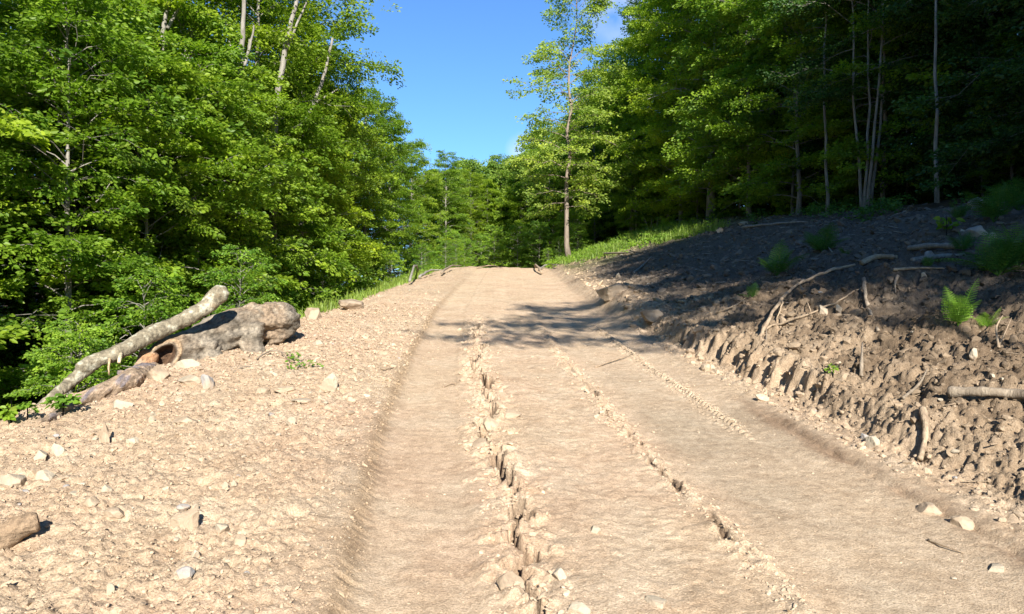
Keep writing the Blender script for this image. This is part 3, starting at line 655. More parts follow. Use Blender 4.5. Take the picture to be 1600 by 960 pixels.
# small crumbs and gravel of the left shoulder
u, y = spots(rg, 30000, -3.4, 0.0, 2.2, 16); sz = np.clip(.0032/(rg.random(len(u))*.97+.03)**.5, .003, .014)*np.clip(y/4.2, .9, 2.4)
scatter('fine_crumbs', pts_of(u, y), sz, M_grit, 11, soil_col(u, y)*rg.uniform(.72, 1.02, (len(u), 1)), 0, label='fine crumbs of dry soil on the left shoulder', cat='soil crumbs', sink=.05)
u, y = spots(rg, 9000, -3.5, -.02, 1.9, 20); p = pts_of(u, y)
sz = .0045*(1/(rg.random(len(u))*.97+.03))**.55; sz = np.clip(sz, .004, .030)*np.clip(y/4.5, .9, 1.9)
cc = soil_col(u, y)*rg.uniform(.72, 1.0, (len(u), 1)); pale = rg.random(len(u)) < .07; cc[pale] = np.array([.44, .385, .29])*rg.uniform(.75, 1.05, (pale.sum(), 1))
scatter('gravel', p, sz, M_grit, 1, cc, 1, label='loose crumbs and gravel on the left shoulder', cat='gravel')
# broken crust along the cracks
u = rg.normal(.84, .12, 1700); y = 2.2*(13/2.2)**rg.random(1700); k = (np.abs(u-.84) < .30); u, y = u[k], y[k]
sz = np.clip(.005/(rg.random(len(u))*.9+.1)**.8, .004, .036)*np.clip(y/5, .9, 1.6)
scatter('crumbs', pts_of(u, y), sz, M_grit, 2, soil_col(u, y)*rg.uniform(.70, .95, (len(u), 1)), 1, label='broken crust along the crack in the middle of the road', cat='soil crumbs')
u = rg.normal(1.96, .07, 1300); y = 2.3*(12/2.3)**rg.random(1300); sz = np.clip(.006/(rg.random(len(u))*.9+.1)**.6, .004, .026)*np.clip(y/5, .9, 1.6)
u2 = rg.uniform(0, 3.4, 8000); y2 = 2.2*(18/2.2)**rg.random(8000); sz2 = np.clip(.0022/(rg.random(len(u2))*.97+.03)**.5, .002, .011)*np.clip(y2/5, .8, 1.8)
u3 = rg.normal(2.94, .05, 900); y3 = rg.uniform(6, 13, 900); sz3 = rg.uniform(.008, .02, 900)
U = np.concatenate([u, u2, u3]); Y = np.concatenate([y, y2, y3])
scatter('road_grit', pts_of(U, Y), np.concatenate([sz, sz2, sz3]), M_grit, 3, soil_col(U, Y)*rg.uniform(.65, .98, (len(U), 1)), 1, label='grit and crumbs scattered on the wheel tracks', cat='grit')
# clods of the right bank
u, y = spots(rg, 13000, 3.45, 8.0, 2.8, 13); k = u < 3.6+y*.55; u, y = u[k], y[k]
sz = np.clip(.008/(rg.random(len(u))*.97+.03)**.6, .006, .055)*np.clip(y/6, .7, 1.5)
scatter('soil_clods', pts_of(u, y), sz, M_grit, 4, soil_col(u, y)*rg.uniform(.65, 1.05, (len(u), 1)), 1, label='crumbled brown clods on the cut bank', cat='soil clods', flat=(.6, 1.0))
u, y = spots(rg, 5200, 3.7, 11.0, 11, 38); sz = np.clip(.03/(rg.random(len(u))*.97+.03)**.5, .02, .12)
scatter('bank_rubble', pts_of(u, y), sz, M_grit, 6, soil_col(u, y)*rg.uniform(.7, 1.5, (len(u), 1)), 1, label='dark rubble and soil lumps on the shaded bank', cat='rubble')

def stone(px, py, w, h, label, mat=None, group=None, name='stone', cat='stone', D=None, depth=.8, rot=0, sink=.36, seed=None, planes=9, tilt=0, sub=3, z=0):
    p = at_px(px, py) if D is None else ray(px, py, D)
    rgs = np.random.default_rng(int(px*7+py) if seed is None else seed)
    V, F = rock_shape(rgs, sub, planes+4, .13, (.5, .88)); W_ = w/1150*p[1]*.56; H_ = h/1150*p[1]*.78
    V = V*[W_, W_*depth, H_]; c, s_ = math.cos(tilt), math.sin(tilt)
    V = np.stack([V[:, 0]*c-V[:, 2]*s_, V[:, 1], V[:, 0]*s_+V[:, 2]*c], -1)
    o = put(name, mesh_np(name, V, F, mat or M_stone, False), label=label, cat=cat, group=group)
    o.location = (p[0], p[1], p[2]+H_*(1-sink*2)+z); o.rotation_euler = (0, 0, rot); return o
ST = [
 (20, 760, 40, 26, 'large pale rounded stone at the left edge of the picture', M_stone),
 (73, 750, 32, 20, 'pale oval stone next to the large rounded one at the left edge', M_stone),
 (166, 771, 16, 14, 'small yellowish round stone below the upright slab', M_stone),
 (180, 808, 34, 15, 'tan elongated stone lying under the small yellowish one', M_stone_b),
 (147, 789, 24, 14, 'dark brown stone casting a black shadow on the left shoulder', M_stone_b),
 (291, 824, 40, 34, 'broad tan stone half sunk in the middle of the left shoulder', M_stone_b),
 (306, 796, 13, 12, 'small white stone just above the broad tan sunken stone', M_stone),
 (348, 831, 26, 16, 'cream stone to the right of the broad tan sunken stone', M_stone),
 (376, 850, 22, 16, 'tan stone low to the right of the cream one', M_stone_b),
 (306, 870, 16, 16, 'bright white pebble under the broad tan sunken stone', M_stone),
 (290, 902, 28, 16, 'bluish grey stone near the bottom of the left shoulder', M_stone_g),
 (172, 925, 14, 14, 'round pale pebble near the lower left corner', M_stone),
 (165, 690, 18, 30, 'flat tan slab standing on edge in the left shoulder', M_stone_b),
 (190, 638, 38, 17, 'pale flat stone below the torn lower end of the fallen log', M_stone),
 (208, 692, 20, 11, 'pale stone right beside the standing slab', M_stone),
 (65, 717, 24, 18, 'cream angular stone on the left, paired with another', M_stone),
 (90, 710, 22, 20, 'cream angular stone touching the left hand one of the pair', M_stone),
 (299, 600, 36, 18, 'cream slanting stone in front of the fallen log', M_stone),
 (324, 606, 20, 26, 'grey pointed stone in front of the fallen log', M_stone_g),
 (250, 592, 34, 22, 'tan stone under the hollow of the fallen log', M_stone_b),
 (515, 607, 32, 26, 'blocky grey tan stone alone right of the fallen log', M_stone),
 (470, 629, 30, 8, 'thin pale flat stone below the blocky lone one', M_stone),
 (456, 664, 15, 13, 'small white stone on the open left shoulder', M_stone),
 (237, 662, 10, 14, 'small white upright pebble left of the open shoulder', M_stone),
 (352, 763, 10, 11, 'tiny white stone, left one of two side by side', M_stone),
 (366, 758, 9, 12, 'tiny white stone, right one of two side by side', M_stone),
 (290, 663, 34, 16, 'brown lump of soil and wood on the left shoulder below the log', M_stone_b),
 (490, 498, 30, 24, 'brown soil lump beside the thick end of the fallen log', M_stone_b),
 (498, 540, 20, 10, 'pale grey stone just right of the thick end of the log', M_stone),
 (410, 615, 24, 14, 'tan clod with a dark gap under it, below the log', M_stone_b),
 (445, 612, 30, 12, 'tan clod left of the blocky lone stone', M_stone_b),
 (876, 905, 26, 20, 'white rounded stone by the crack at the bottom of the road', M_stone),
 (1026, 942, 44, 14, 'pale flat stone at the bottom of the road', M_stone),
 (905, 955, 34, 16, 'cream stone cut by the bottom edge near the crack', M_stone),
 (930, 830, 22, 10, 'pale stone pressed into the road right of the crack', M_stone),
 (800, 652, 30, 12, 'tan clod at the head of the open crack', M_stone_b),
 (752, 700, 26, 16, 'broken crust slab on the left side of the crack', M_stone_b),
 (765, 668, 30, 18, 'brown broken crust slab at the upper crack', M_stone_b),
 (798, 920, 44, 30, 'thick soil slab left of the crack at the bottom', M_stone_b),
 (1520, 557, 18, 13, 'white stone below the bright fern on the brown bank', M_stone),
 (1362, 697, 30, 16, 'pale stone at the foot of the clod mound by the road', M_stone),
 (1500, 818, 36, 20, 'tan flat stone in the right wheel track', M_stone_b),
 (1556, 888, 38, 12, 'yellowish flat stone in the lower right corner', M_stone),
 (1446, 797, 46, 18, 'tan flattened clod beside the brown rut line on the right', M_stone_b),
 (1352, 690, 18, 14, 'small grey stone touching the pale one by the mound', M_stone_g),
 (1285, 490, 18, 14, 'pale brown stone under the long root on the mound', M_stone),
 (1310, 487, 14, 12, 'cream pebble beside the root mound stone', M_stone),
 (1524, 326, 40, 22, 'bluish grey boulder by the ferns at the top of the bank', M_stone_g),
 (1525, 372, 34, 20, 'grey flat rock above the dark ferns on the right', M_stone_g),
 (1548, 376, 16, 14, 'pale stone touching the grey flat rock on the right', M_stone),
 (1505, 368, 12, 12, 'small pale stone left of the grey flat rock', M_stone),
 (1450, 404, 18, 12, 'grey stone among the logs on the dark bank', M_stone_g),
 (1443, 436, 14, 10, 'whitish stone left of the bright fern', M_stone),
 (1125, 363, 14, 8, 'white stone near the sunny strip at the top of the bank', M_stone),
 (1160, 352, 16, 7, 'pale flat stone on the upper rim of the bank', M_stone),
 (966, 434, 9, 8, 'small pale stone on the shaded slope beyond the grass', M_stone),
 (958, 462, 52, 20, 'ragged earth lump at the road edge in the shade', M_stone_b),
 (1020, 500, 44, 18, 'second ragged earth lump at the road edge, nearer than the first', M_stone_b),
]
for a in ST: stone(*a[:4], a[4], a[5], rot=(a[0]*.37) % 1.5-.7, sink=.60 if a[1] > 760 and a[0] > 1400 else .44 if a[1] > 760 and a[0] > 700 else .36)
stone(548, 484, 46, 15, 'flat brown rock on the crest of the left shoulder', M_stone_b, name='flat_rock', cat='rock', depth=.9, sink=.15, planes=12)
stone(294, 577, 44, 20, 'white squared block leaning against the fallen log', M_stone, name='stone_block', cat='stone', depth=.5, planes=6, D=7.7, sink=.5)
p = at_px(14, 850); a_ = Acc(); r0 = 26/1150*p[1]
add_tube(a_, smooth_path([[-.12, -.02, -.03], [-.04, 0, .02], [.03, .03, .07], [.10, .07, .09]], 12), r0*np.linspace(1.1, .55, 12), 14, c=(.27, .19, .12), wob=.10, rng=rg)
put('wood_chunk', a_.mesh('wood_chunk', M_wood, True), loc=p, label='weathered brown chunk of wood at the left edge low down', cat='wood')
rg = np.random.default_rng(12)
for i in range(110):
    y = 2.6*(11/2.6)**rg.random(); u = rg.uniform(-3.2, -.12) if i < 84 else rg.uniform(3.7, 5.2); x = u+float(cx(y))
    if abs(x/y) > .70: x = y*rg.uniform(-.68, -.35) if i < 84 else y*.6
    zz = float(gz(x, y, True)[0]); r_ = .012*(1+1.6*rg.random()**2)*(y/4.5)**.35
    V_, F_ = rock_shape(rg, 2, 8, .06, (.55, .9)); V_ = V_*[r_*1.25, r_, r_*.7]
    o = put('pebble', mesh_np('pebble', V_, F_, [M_stone, M_stone, M_stone_b, M_stone_g][i % 4], False), loc=(x, y, zz+r_*.25), cat='pebble',
        label='small loose pebble in the soil of the left shoulder' if i < 84 else 'small loose pebble in the soil of the right bank', group='pebbles on the left shoulder' if i < 84 else 'pebbles on the right bank')
    o.rotation_euler = (0, 0, rg.random()*6)

# ------------------------------------------------------------------ fallen log
def blob_mesh(pts, vox=.018, sm=6):
    """pts: x,y,z,r spheres fused into one continuous surface"""
    V, F = ICO[2]; a = Acc()
    for q in pts: a.add(V*q[3]+q[:3], F)
    me = a.mesh('tmp', None); o = bpy.data.objects.new('tmp', me); COL.objects.link(o)
    m = o.modifiers.new('r', 'REMESH'); m.mode = 'VOXEL'; m.voxel_size = vox
    m = o.modifiers.new('s', 'SMOOTH'); m.factor = .5; m.iterations = sm
    dg = bpy.context.evaluated_depsgraph_get(); dg.update(); ev = o.evaluated_get(dg).to_mesh()
    n = len(ev.vertices); co = np.empty(n*3); ev.vertices.foreach_get('co', co)
    no = np.empty(n*3); ev.vertices.foreach_get('normal', no)
    fs = np.array([list(p.vertices) for p in ev.polygons if len(p.vertices) == 4]); ft = [list(p.vertices) for p in ev.polygons if len(p.vertices) == 3]
    o.evaluated_get(dg).to_mesh_clear(); bpy.data.objects.remove(o); bpy.data.meshes.remove(me)
    return co.reshape(-1, 3), no.reshape(-1, 3), [fs]+([np.array(ft)] if ft else [])
def chain(cp, n):
    """cp rows: px, py, D, radius px -> spheres"""
    P = np.array([np.append(ray(a, b, d), r/1150*d) for a, b, d, r in cp]); return smooth_path(P, n)
body = chain([(252, 562, 8.1, 27), (278, 552, 8.3, 33), (310, 542, 8.6, 33), (345, 526, 8.85, 30), (380, 512, 9.1, 29), (412, 505, 9.3, 29), (436, 503, 9.5, 31), (446, 501, 9.62, 25)], 60)
legs = [chain([(330, 550, 8.5, 18), (336, 572, 8.4, 15), (342, 590, 8.4, 11)], 8), chain([(395, 520, 9.0, 20), (396, 545, 8.9, 18), (402, 562, 8.9, 12)], 8), chain([(388, 492, 9.2, 12), (394, 484, 9.2, 11)], 4),
        chain([(440, 510, 9.5, 22), (428, 530, 9.35, 14), (425, 542, 9.3, 8)], 6), chain([(300, 560, 8.3, 16), (290, 585, 8.2, 12)], 5), chain([(432, 497, 9.5, 26), (440, 494, 9.5, 22)], 3)]
co, no, fs = blob_mesh(np.concatenate([body]+legs), .016, 5)
ax = body[-1, :3]-body[0, :3]; ax /= np.linalg.norm(ax); rel = co-body[0, :3]; al = rel@ax; sd = rel@np.cross(ax, [0, 0, 1.])
d = fb3(co*2.6, 5)*.06+fb3(np.stack([al*2.2+rel[:, 2], sd*15, rel[:, 2]*15], -1), 6)*.030+fb3(co*28, 7)*.010
d -= .03*ss(.16, .0, np.abs(fb3(co*[2, 2, 5]+4, 23)))*ss(-.05, .2, fb3(co*1.7, 24))   # drying cracks
# shallow folds running along the trunk
ax = body[-1, :3]-body[0, :3]; ax /= np.linalg.norm(ax)
rel = co-body[0, :3]; al = rel@ax; pr = rel-al[:, None]*ax; ang = np.arctan2(pr[:, 2], pr@np.cross(ax, [0, 0, 1.]))
d += .014*np.sin(ang*7+3*vn3(np.stack([al*1.2, al*0, ang], -1), 3))*ss(0, .3, al)
co = co+no*d[:, None]
px = 800+1150*co[:, 0]/co[:, 1]; py = 480-1150*(co[:, 2]-1.6)/co[:, 1]
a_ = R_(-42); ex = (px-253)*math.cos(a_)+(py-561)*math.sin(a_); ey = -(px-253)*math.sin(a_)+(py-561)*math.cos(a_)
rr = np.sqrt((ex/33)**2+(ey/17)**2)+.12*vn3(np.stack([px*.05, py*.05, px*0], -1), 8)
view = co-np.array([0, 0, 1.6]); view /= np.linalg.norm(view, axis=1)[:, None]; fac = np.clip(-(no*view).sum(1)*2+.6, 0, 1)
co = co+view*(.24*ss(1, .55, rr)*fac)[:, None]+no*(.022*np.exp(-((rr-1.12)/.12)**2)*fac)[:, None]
def C3(*c): return np.array(c)
n1 = fb3(co*2.2, 9); n2 = fb3(co*9, 10)
grey = C3(.20, .17, .13); col = grey*(1+.9*n2[:, None])
orange = C3(.27, .20, .135); t = ss(.02, .5, n1+.28*ss(.9, 1.6, al)); col = col*(1-t[:, None])+orange*t[:, None]
t = ss(.25, .4, fb3(co*6+9, 12)+.0)*.45; col = col*(1-t[:, None])+C3(.32, .28, .215)*t[:, None]
t = np.exp(-((rr-1.12)/.14)**2)*fac; col = col*(1-t[:, None])+C3(.36, .25, .15)*t[:, None]
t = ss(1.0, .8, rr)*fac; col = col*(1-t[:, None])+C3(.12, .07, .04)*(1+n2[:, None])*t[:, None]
rt = np.array(body[0, :3]); rt[2] = G(rt[0], rt[1])
lg = bpy.data.objects.new('fallen_log', None); COL.objects.link(lg); lg.location = rt
tag(lg, 'thick weathered log with a hollow end, lying on the left edge of the road', 'log')
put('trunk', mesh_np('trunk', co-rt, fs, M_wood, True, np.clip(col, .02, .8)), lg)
gd = lambda a, b: float(at_px(a, b)[1])
tail = chain([(262, 592, 8.1, 14), (236, 588, 7.8, 21), (208, 594, gd(208, 612)+.25, 18), (165, 612, gd(165, 628)+.2, 14), (120, 632, gd(120, 645)+.2, 11), (85, 650, gd(85, 660)+.15, 8), (62, 662, gd(62, 668)+.1, 5)], 44)
t2 = chain([(232, 560, 8.0, 15), (222, 573, 7.9, 12), (205, 583, 7.8, 6), (188, 583, 7.7, 4)], 12)
co, no, fs = blob_mesh(np.concatenate([tail, t2]), .012, 3)
ax = tail[-1, :3]-tail[0, :3]; ax /= np.linalg.norm(ax); rel = co-tail[0, :3]; al = rel@ax
s1 = fb3(np.stack([al*1.5, (rel@np.cross(ax, [0, 0, 1.]))*16, rel[:, 2]*16+al*9], -1), 4); co = co+no*(.022*s1+.01*fb3(co*14, 3))[:, None]
n1 = fb3(co*4, 19); col = C3(.34, .25, .17)*(1+.7*s1[:, None]); t = ss(.05, .25, s1+n1*.6)[:, None]; col = col*(1-t)+C3(.20, .17, .17)*t
t = (ss(.45, .1, al)*ss(-.1, .15, n1+.1))[:, None]; col = col*(1-t)+C3(.38, .21, .11)*t
put('torn_root', mesh_np('torn_root', co-rt, fs, M_wood, True, np.clip(col, .02, .8)), lg, label='splintered orange and grey lower end')

M_lichen = vcol_mat('lichen_bark', .9, 34, .9, .015, None, (.45, 1.45))
bp = chain([(130, 574, 7.4, 10), (150, 563, 7.5, 11.5), (190, 549, 7.65, 12), (230, 525, 7.9, 13), (268, 509, 8.1, 12), (300, 493, 8.22, 13), (322, 479, 8.32, 12.5), (336, 466, 8.4, 14), (344, 460, 8.42, 14)], 46)
thin = chain([(36, 660, 6.9, 6), (80, 624, 7.1, 8), (125, 586, 7.4, 10), (150, 567, 7.5, 10)], 40)
co, no, fs = blob_mesh(np.concatenate([bp, thin]), .012, 3)
co = co+no*(.022*fb3(co*6, 2)+.010*fb3(co*25, 3))[:, None]
n1 = fb3(co*13, 44); n2 = fb3(co*4, 45); col = C3(.21, .18, .125)*(1+.5*n1[:, None]); t = ss(.05, .35, n1)[:, None]; col = col*(1-t)+C3(.40, .38, .29)*t
t = ss(.2, .4, n2)[:, None]; col = col*(1-t)+C3(.38, .26, .15)*t
rt = np.array([thin[0, 0], thin[0, 1], thin[0, 2]])
br = bpy.data.objects.new('fallen_branch', None); COL.objects.link(br); br.location = rt
tag(br, 'long lichen spotted branch propped across the top of the fallen log', 'branch')
put('limb', mesh_np('limb', co-rt, fs, M_lichen, True, np.clip(col, .02, .8)), br)
a_ = Acc(); q = ray(190, 552, 7.6); add_tube(a_, [q-rt, q-rt+[.03, -.09, -.06], q-rt+[.04, -.12, -.09]], [.022, .02, .016], 8, c=(.5, .42, .28)); put('snapped_stub', a_.mesh('snapped_stub', M_lichen, True), br)
a_ = Acc(); q = ray(172, 560, 7.5); add_tube(a_, [q-rt, q-rt+[.0, -.02, -.10], q-rt+[.005, -.02, -.17]], [.012, .01, .006], 6, c=(.42, .30, .18)); put('hanging_sliver', a_.mesh('hanging_sliver', M_lichen, True), br)

# ------------------------------------------------------------------ roots, sticks, poles
def stick(pts, r, label, mat=None, name='stick', cat='stick', group=None, n=16, jit=.0, lift=0, D=None, taper=.35, seg=8, forks=()):
    """pts in photo pixels laid on the ground (third value = extra height above it)"""
    rgs = np.random.default_rng(int(pts[0][0]*3+pts[0][1]))
    def w(q): 
        p = at_px(q[0], q[1]) if len(q) < 4 else ray(q[0], q[1], q[3]); p = p.copy()
        if len(q) > 2 and len(q) < 4: p[2] += q[2]
        return p
    P = np.array([w(q) for q in pts]); o0 = P[0].copy(); Q = smooth_path(P, n, rgs, jit)-o0
    Q[:, 2] += r*.6+lift; a = Acc(); add_tube(a, Q, r*np.linspace(1, taper, n)*(1+.12*rgs.normal(0, 1, n)), seg, wob=.06, rng=rgs)
    for f in forks:
        Pf = smooth_path(np.array([w(q) for q in f]), 8, rgs, jit)-o0; Pf[:, 2] += r*.6+lift; add_tube(a, Pf, r*np.linspace(.6, .15, 8), 6)
    return put(name, a.mesh(name, mat or M_stick, True), loc=o0, label=label, cat=cat, group=group)
stick([(1185, 530, .0), (1215, 490, .10), (1245, 462, .14), (1290, 440, .12), (1335, 424, .08)], .022, 'long pale root arching over the brown mound', M_root, 'root', 'root', n=28, jit=.006, taper=.9, forks=[[(1250, 461, .12), (1262, 480, .05), (1270, 500, 0)], [(1222, 485, .10), (1212, 510, .02)]])
stick([(1345, 418, .03), (1370, 410, .05), (1400, 410, .04)], .05, 'thick pale root end sticking out at the top of the mound', M_root, 'root', 'root', taper=.7)
stick([(1150, 545, 0), (1200, 520, .04), (1260, 500, .05), (1310, 478, .05), (1355, 448, .04)], .018, 'thin brown root lying below the long arching one', M_root, 'root', 'root', n=22, jit=.008)
stick([(1349, 448, .08), (1352, 475, .05), (1360, 498, .03), (1372, 520, 0)], .024, 'grey crooked root running down the face of the mound', M_stick, 'root', 'root', taper=.7, jit=.004)
stick([(1402, 440, .05), (1398, 452, .05), (1399, 462, .02)], .018, 'short curved pale stick upright on the mound', M_stick)
stick([(1197, 548, 0), (1197, 530, .05), (1198, 512, .12)], .010, 'thin pale stake standing under the arching root', M_stick, 'stake', 'stick', n=8)
stick([(1440, 652, .05), (1446, 675, .04), (1444, 700, .03), (1437, 722, 0)], .026, 'dark root hanging down the clod mound by the road', M_root, 'root', 'root', taper=.7)
stick([(1345, 590, 0), (1346, 572, .06), (1347, 553, .10)], .020, 'short broken root end poking up from the brown bank', M_stick, 'root', 'root', n=8)
stick([(1410, 630, .03), (1435, 612, .05), (1448, 590, .06)], .015, 'bent twig at the near end of the pole', M_stick)
stick([(1560, 548, .02), (1556, 532, .10), (1566, 520, .15)], .012, 'forked twig on the bank below the dim fern', M_root, forks=[[(1560, 546, .02), (1572, 530, .08), (1580, 518, .12)]])
stick([(1482, 628, .05), (1540, 630, .06), (1600, 634, .06), (1700, 640, .08)], .038, 'smooth tan pole lying across the right edge of the picture', M_stick, 'wood_pole', 'pole', n=24, taper=.9, seg=14)
stick([(1420, 396, .04), (1460, 393, .05), (1505, 394, .04)], .045, 'greenish grey log lying on the dark bank left of the ferns', M_bark, 'small_log', 'log', taper=.8)
stick([(1425, 412, .02), (1470, 408, .04), (1520, 406, .03)], .035, 'second grey log just below the greenish one', M_bark, 'small_log', 'log', taper=.7)
stick([(1395, 428, .03), (1430, 425, .03), (1475, 424, .02)], .022, 'reddish brown stick under the two small logs', M_root)
stick([(1120, 490, 0), (1155, 478, .03), (1180, 455, .05)], .016, 'dark stick on the shaded slope left of the mound', M_root, n=10)
stick([(990, 428, 0), (1005, 418, .05), (1018, 406, .08)], .035, 'grey stick lying on the shaded slope under the grass', M_bark, n=10)
stick([(985, 394, .02), (1000, 397, .03), (1018, 396, .02)], .03, 'pale stick near the white stone on the far slope', M_stick, n=8)
stick([(1450, 846, .0), (1475, 858, .012), (1505, 866, .0)], .008, 'thin curved dark twig in the lower right track', M_root, 'twig', 'twig', n=10)
stick([(692, 606, .0), (705, 602, .01), (712, 603, 0)], .009, 'small dark twig on the smooth left track', M_root, 'twig', 'twig', n=8)
stick([(1058, 605, 0), (1068, 607, .01), (1080, 606, 0)], .012, 'small dark twig above the tyre comb on the right track', M_root, 'twig', 'twig', n=8)
stick([(595, 577, 0), (603, 580, .015), (616, 575, 0)], .010, 'curled dark twig on the rim of the left rut', M_root, 'twig', 'twig', n=10)
stick([(366, 583, .0), (380, 578, .02), (392, 576, .01)], .010, 'thin twig in front of the log, left of the leafy one', M_stick, 'twig', 'twig', n=8)
stick([(930, 575, 0), (955, 568, .02), (1000, 553, .03)], .012, 'dark twig lying across the tree shadows on the road', M_root, 'twig', 'twig', n=10)
o = stick([(402, 564, .02), (425, 556, .05), (450, 560, .04), (478, 572, .02)], .011, 'twig with small green leaves lying right of the log', M_stick, 'leafy_twig', 'twig', n=14, forks=[[(440, 558, .04), (455, 570, .03)]])
Cc = np.array([at_px(a, b)-np.array(o.location) for a, b in ((452, 560), (465, 566), (478, 573), (488, 576), (458, 570), (474, 578))])+[0, 0, .05]
rl = np.random.default_rng(3); put('leaves', leaves_mesh('leaves', *spray_leaves(rl, Cc, rl.normal(0, 1, (6, 3))*[1, 1, .2], np.full(6, .16), 12, .045)[:4], M_leafy), o)
# brushwood at the far end
for a, r_, lb in (([(690, 432, .1), (705, 424, .2), (722, 420, .1)], .05, 'pale dead branch on the left verge near the crest'), ([(640, 446, .1), (652, 434, .35), (662, 425, .5)], .045, 'grey dead branch leaning on the left verge below the shrubs'),
    ([(655, 437, .05), (672, 432, .2), (690, 429, .15)], .05, 'dead branch lying along the left verge'), ([(782, 416, .05), (797, 412, .15), (812, 413, .1)], .05, 'bowed dead branch lying across the crest of the road'),
    ([(832, 418, .05), (845, 412, .2), (862, 408, .15)], .06, 'tangled dead branch at the right end of the crest'), ([(842, 424, .05), (856, 419, .15), (872, 420, .1)], .05, 'dead branch under the tangled one at the road edge'),
    ([(868, 401, .1), (877, 398, .3), (886, 405, .1)], .10, 'pale stump end beside the foot of the lone tree'), ([(905, 403, .1), (945, 403, .12), (985, 401, .1)], .06, 'pale pole lying in the grass right of the lone tree'),
    ([(1160, 360, .05), (1210, 354, .05), (1262, 351, .03)], .05, 'brown fallen stick on the rim of the bank below the wood')):
    stick(a, r_, lb, M_stick if 'pale' in lb else M_bark, 'dead_branch', 'branch', 'dead branches at the far end' if 'crest' in lb else None, n=10, jit=.01, seg=6)

# ------------------------------------------------------------------ ferns, weeds, grass
def frond(rgs, L, bend, mat, np_=17, w=.26):
    """one fern frond along +X rising, arching; leaflets both sides with toothed edges"""
    t = np.linspace(0, 1, 16); P = np.stack([L*(t*.55+.18*t*t)*bend, 0*t, L*(t*.95-.42*t**2.4*bend)], -1)
    a = Acc(); V, F_, _ = tube(P, .0045*(1-t*.8)*L/.5, 4, cap=False); a.add(V, F_, (1, 1, .8))
    for i in range(np_):
        f = .16+.82*i/(np_-1); p = np.array([np.interp(f, t, P[:, k]) for k in range(3)])
        q = np.array([np.interp(min(f+.03, 1), t, P[:, k]) for k in range(3)]); T = q-p; T /= np.linalg.norm(T)+1e-9
        ln = L*w*math.sin(math.pi*(.16+.84*f)**.85)**.8+.01*L
        for sd in (-1, 1):
            m = 6; d = np.array([0, sd, 0])*.92+T*.38; d[2] -= .15+.1*rgs.random(); d /= np.linalg.norm(d); e_ = T
            for k in range(m):
                f0 = k/m; c0 = p+d*ln*f0; ww = ln*.105*(1-f0*.8)+.002; s2 = ln/m*1.15
                a.add([c0, c0+d*s2*.7+e_*ww, c0+d*s2, c0+d*s2*.7-e_*ww], [[0, 1, 2], [0, 2, 3]], (1, 1, 1))
    return a.mesh('frond', mat)
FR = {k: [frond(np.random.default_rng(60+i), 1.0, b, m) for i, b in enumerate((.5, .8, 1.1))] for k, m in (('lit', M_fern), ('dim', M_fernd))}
def fern(px, py, hpx, kind, label, n=7, group=None, seed=0, wide=1.0):
    p = at_px(px, py); h = hpx/1150*p[1]*1.35; rgs = np.random.default_rng(seed+int(px))
    e = bpy.data.objects.new('fern', None); COL.objects.link(e); e.location = p; tag(e, label, 'fern', group)
    for i in range(n):
        o = put('frond', FR[kind][i % 3], e); s_ = h*rgs.uniform(.65, 1.05); o.scale = (s_*wide, s_*wide, s_); o.rotation_euler = (rgs.normal(0, .1), rgs.normal(0, .15), i*6.283/n+rgs.normal(0, .35))
fern(1497, 514, 84, 'lit', 'bright sunlit fern on the brown bank at the right', 8, wide=.75)
fern(1543, 515, 38, 'lit', 'smaller green fern just right of the bright sunlit one', 6)
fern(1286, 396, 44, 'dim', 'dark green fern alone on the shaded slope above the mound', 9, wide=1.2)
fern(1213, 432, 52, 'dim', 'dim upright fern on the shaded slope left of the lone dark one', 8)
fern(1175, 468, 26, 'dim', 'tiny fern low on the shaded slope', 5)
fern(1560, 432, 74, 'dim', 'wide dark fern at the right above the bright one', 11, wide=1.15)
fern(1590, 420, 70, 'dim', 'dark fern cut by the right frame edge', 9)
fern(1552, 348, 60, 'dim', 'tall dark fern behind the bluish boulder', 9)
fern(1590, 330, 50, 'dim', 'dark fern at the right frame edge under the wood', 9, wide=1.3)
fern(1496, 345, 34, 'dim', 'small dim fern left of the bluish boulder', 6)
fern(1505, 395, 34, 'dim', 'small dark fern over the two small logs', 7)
fern(1302, 582, 14, 'lit', 'tiny green sprig on the lit soil of the bank', 5)
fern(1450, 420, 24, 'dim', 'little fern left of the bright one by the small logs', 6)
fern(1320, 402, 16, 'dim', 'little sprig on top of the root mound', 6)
fern(978, 372, 22, 'lit', 'sunlit fern in the grass below the wood edge', 8, 'sunlit ferns in the grass'); fern(1040, 358, 22, 'lit', 'sunlit fern by the dry flower stalks', 8)
# grass and weeds of the sunny strip, and along the verges: nobody could count the blades
def grass(name, pts, h, rgs, mat, label, n=9):
    P = np.repeat(pts, n, axis=0)+np.c_[rgs.normal(0, .09, (len(pts)*n, 2)), np.zeros(len(pts)*n)]
    H_ = np.repeat(h, n)*rgs.uniform(.5, 1.2, len(P)); a = rgs.random(len(P))*6.283; L_ = np.stack([np.cos(a), np.sin(a)], -1)*(H_*rgs.uniform(.1, .7, len(P)))[:, None]
    W_ = np.stack([-np.sin(a), np.cos(a), 0*a], -1)*(.008+.010*rgs.random(len(P)))[:, None]
    P1 = P+np.c_[L_*.35, H_*.6]; P2 = P+np.c_[L_, H_*.92]
    V_ = np.stack([P-W_, P+W_, P1+W_*.8, P1-W_*.8, P2], 1); o = np.arange(len(P))[:, None]*5
    me = mesh_np(name, V_.reshape(-1, 3), [o+np.array([[0, 1, 2, 3]]), o+np.array([[3, 2, 4]])], mat, False, np.ones((len(P)*5, 3)))
    put(name, me, kind='stuff', label=label, cat='grass')
rg = np.random.default_rng(71)
def onG(u, y): return np.stack([u+cx(y), y, ground_u(u, y, False)], -1)
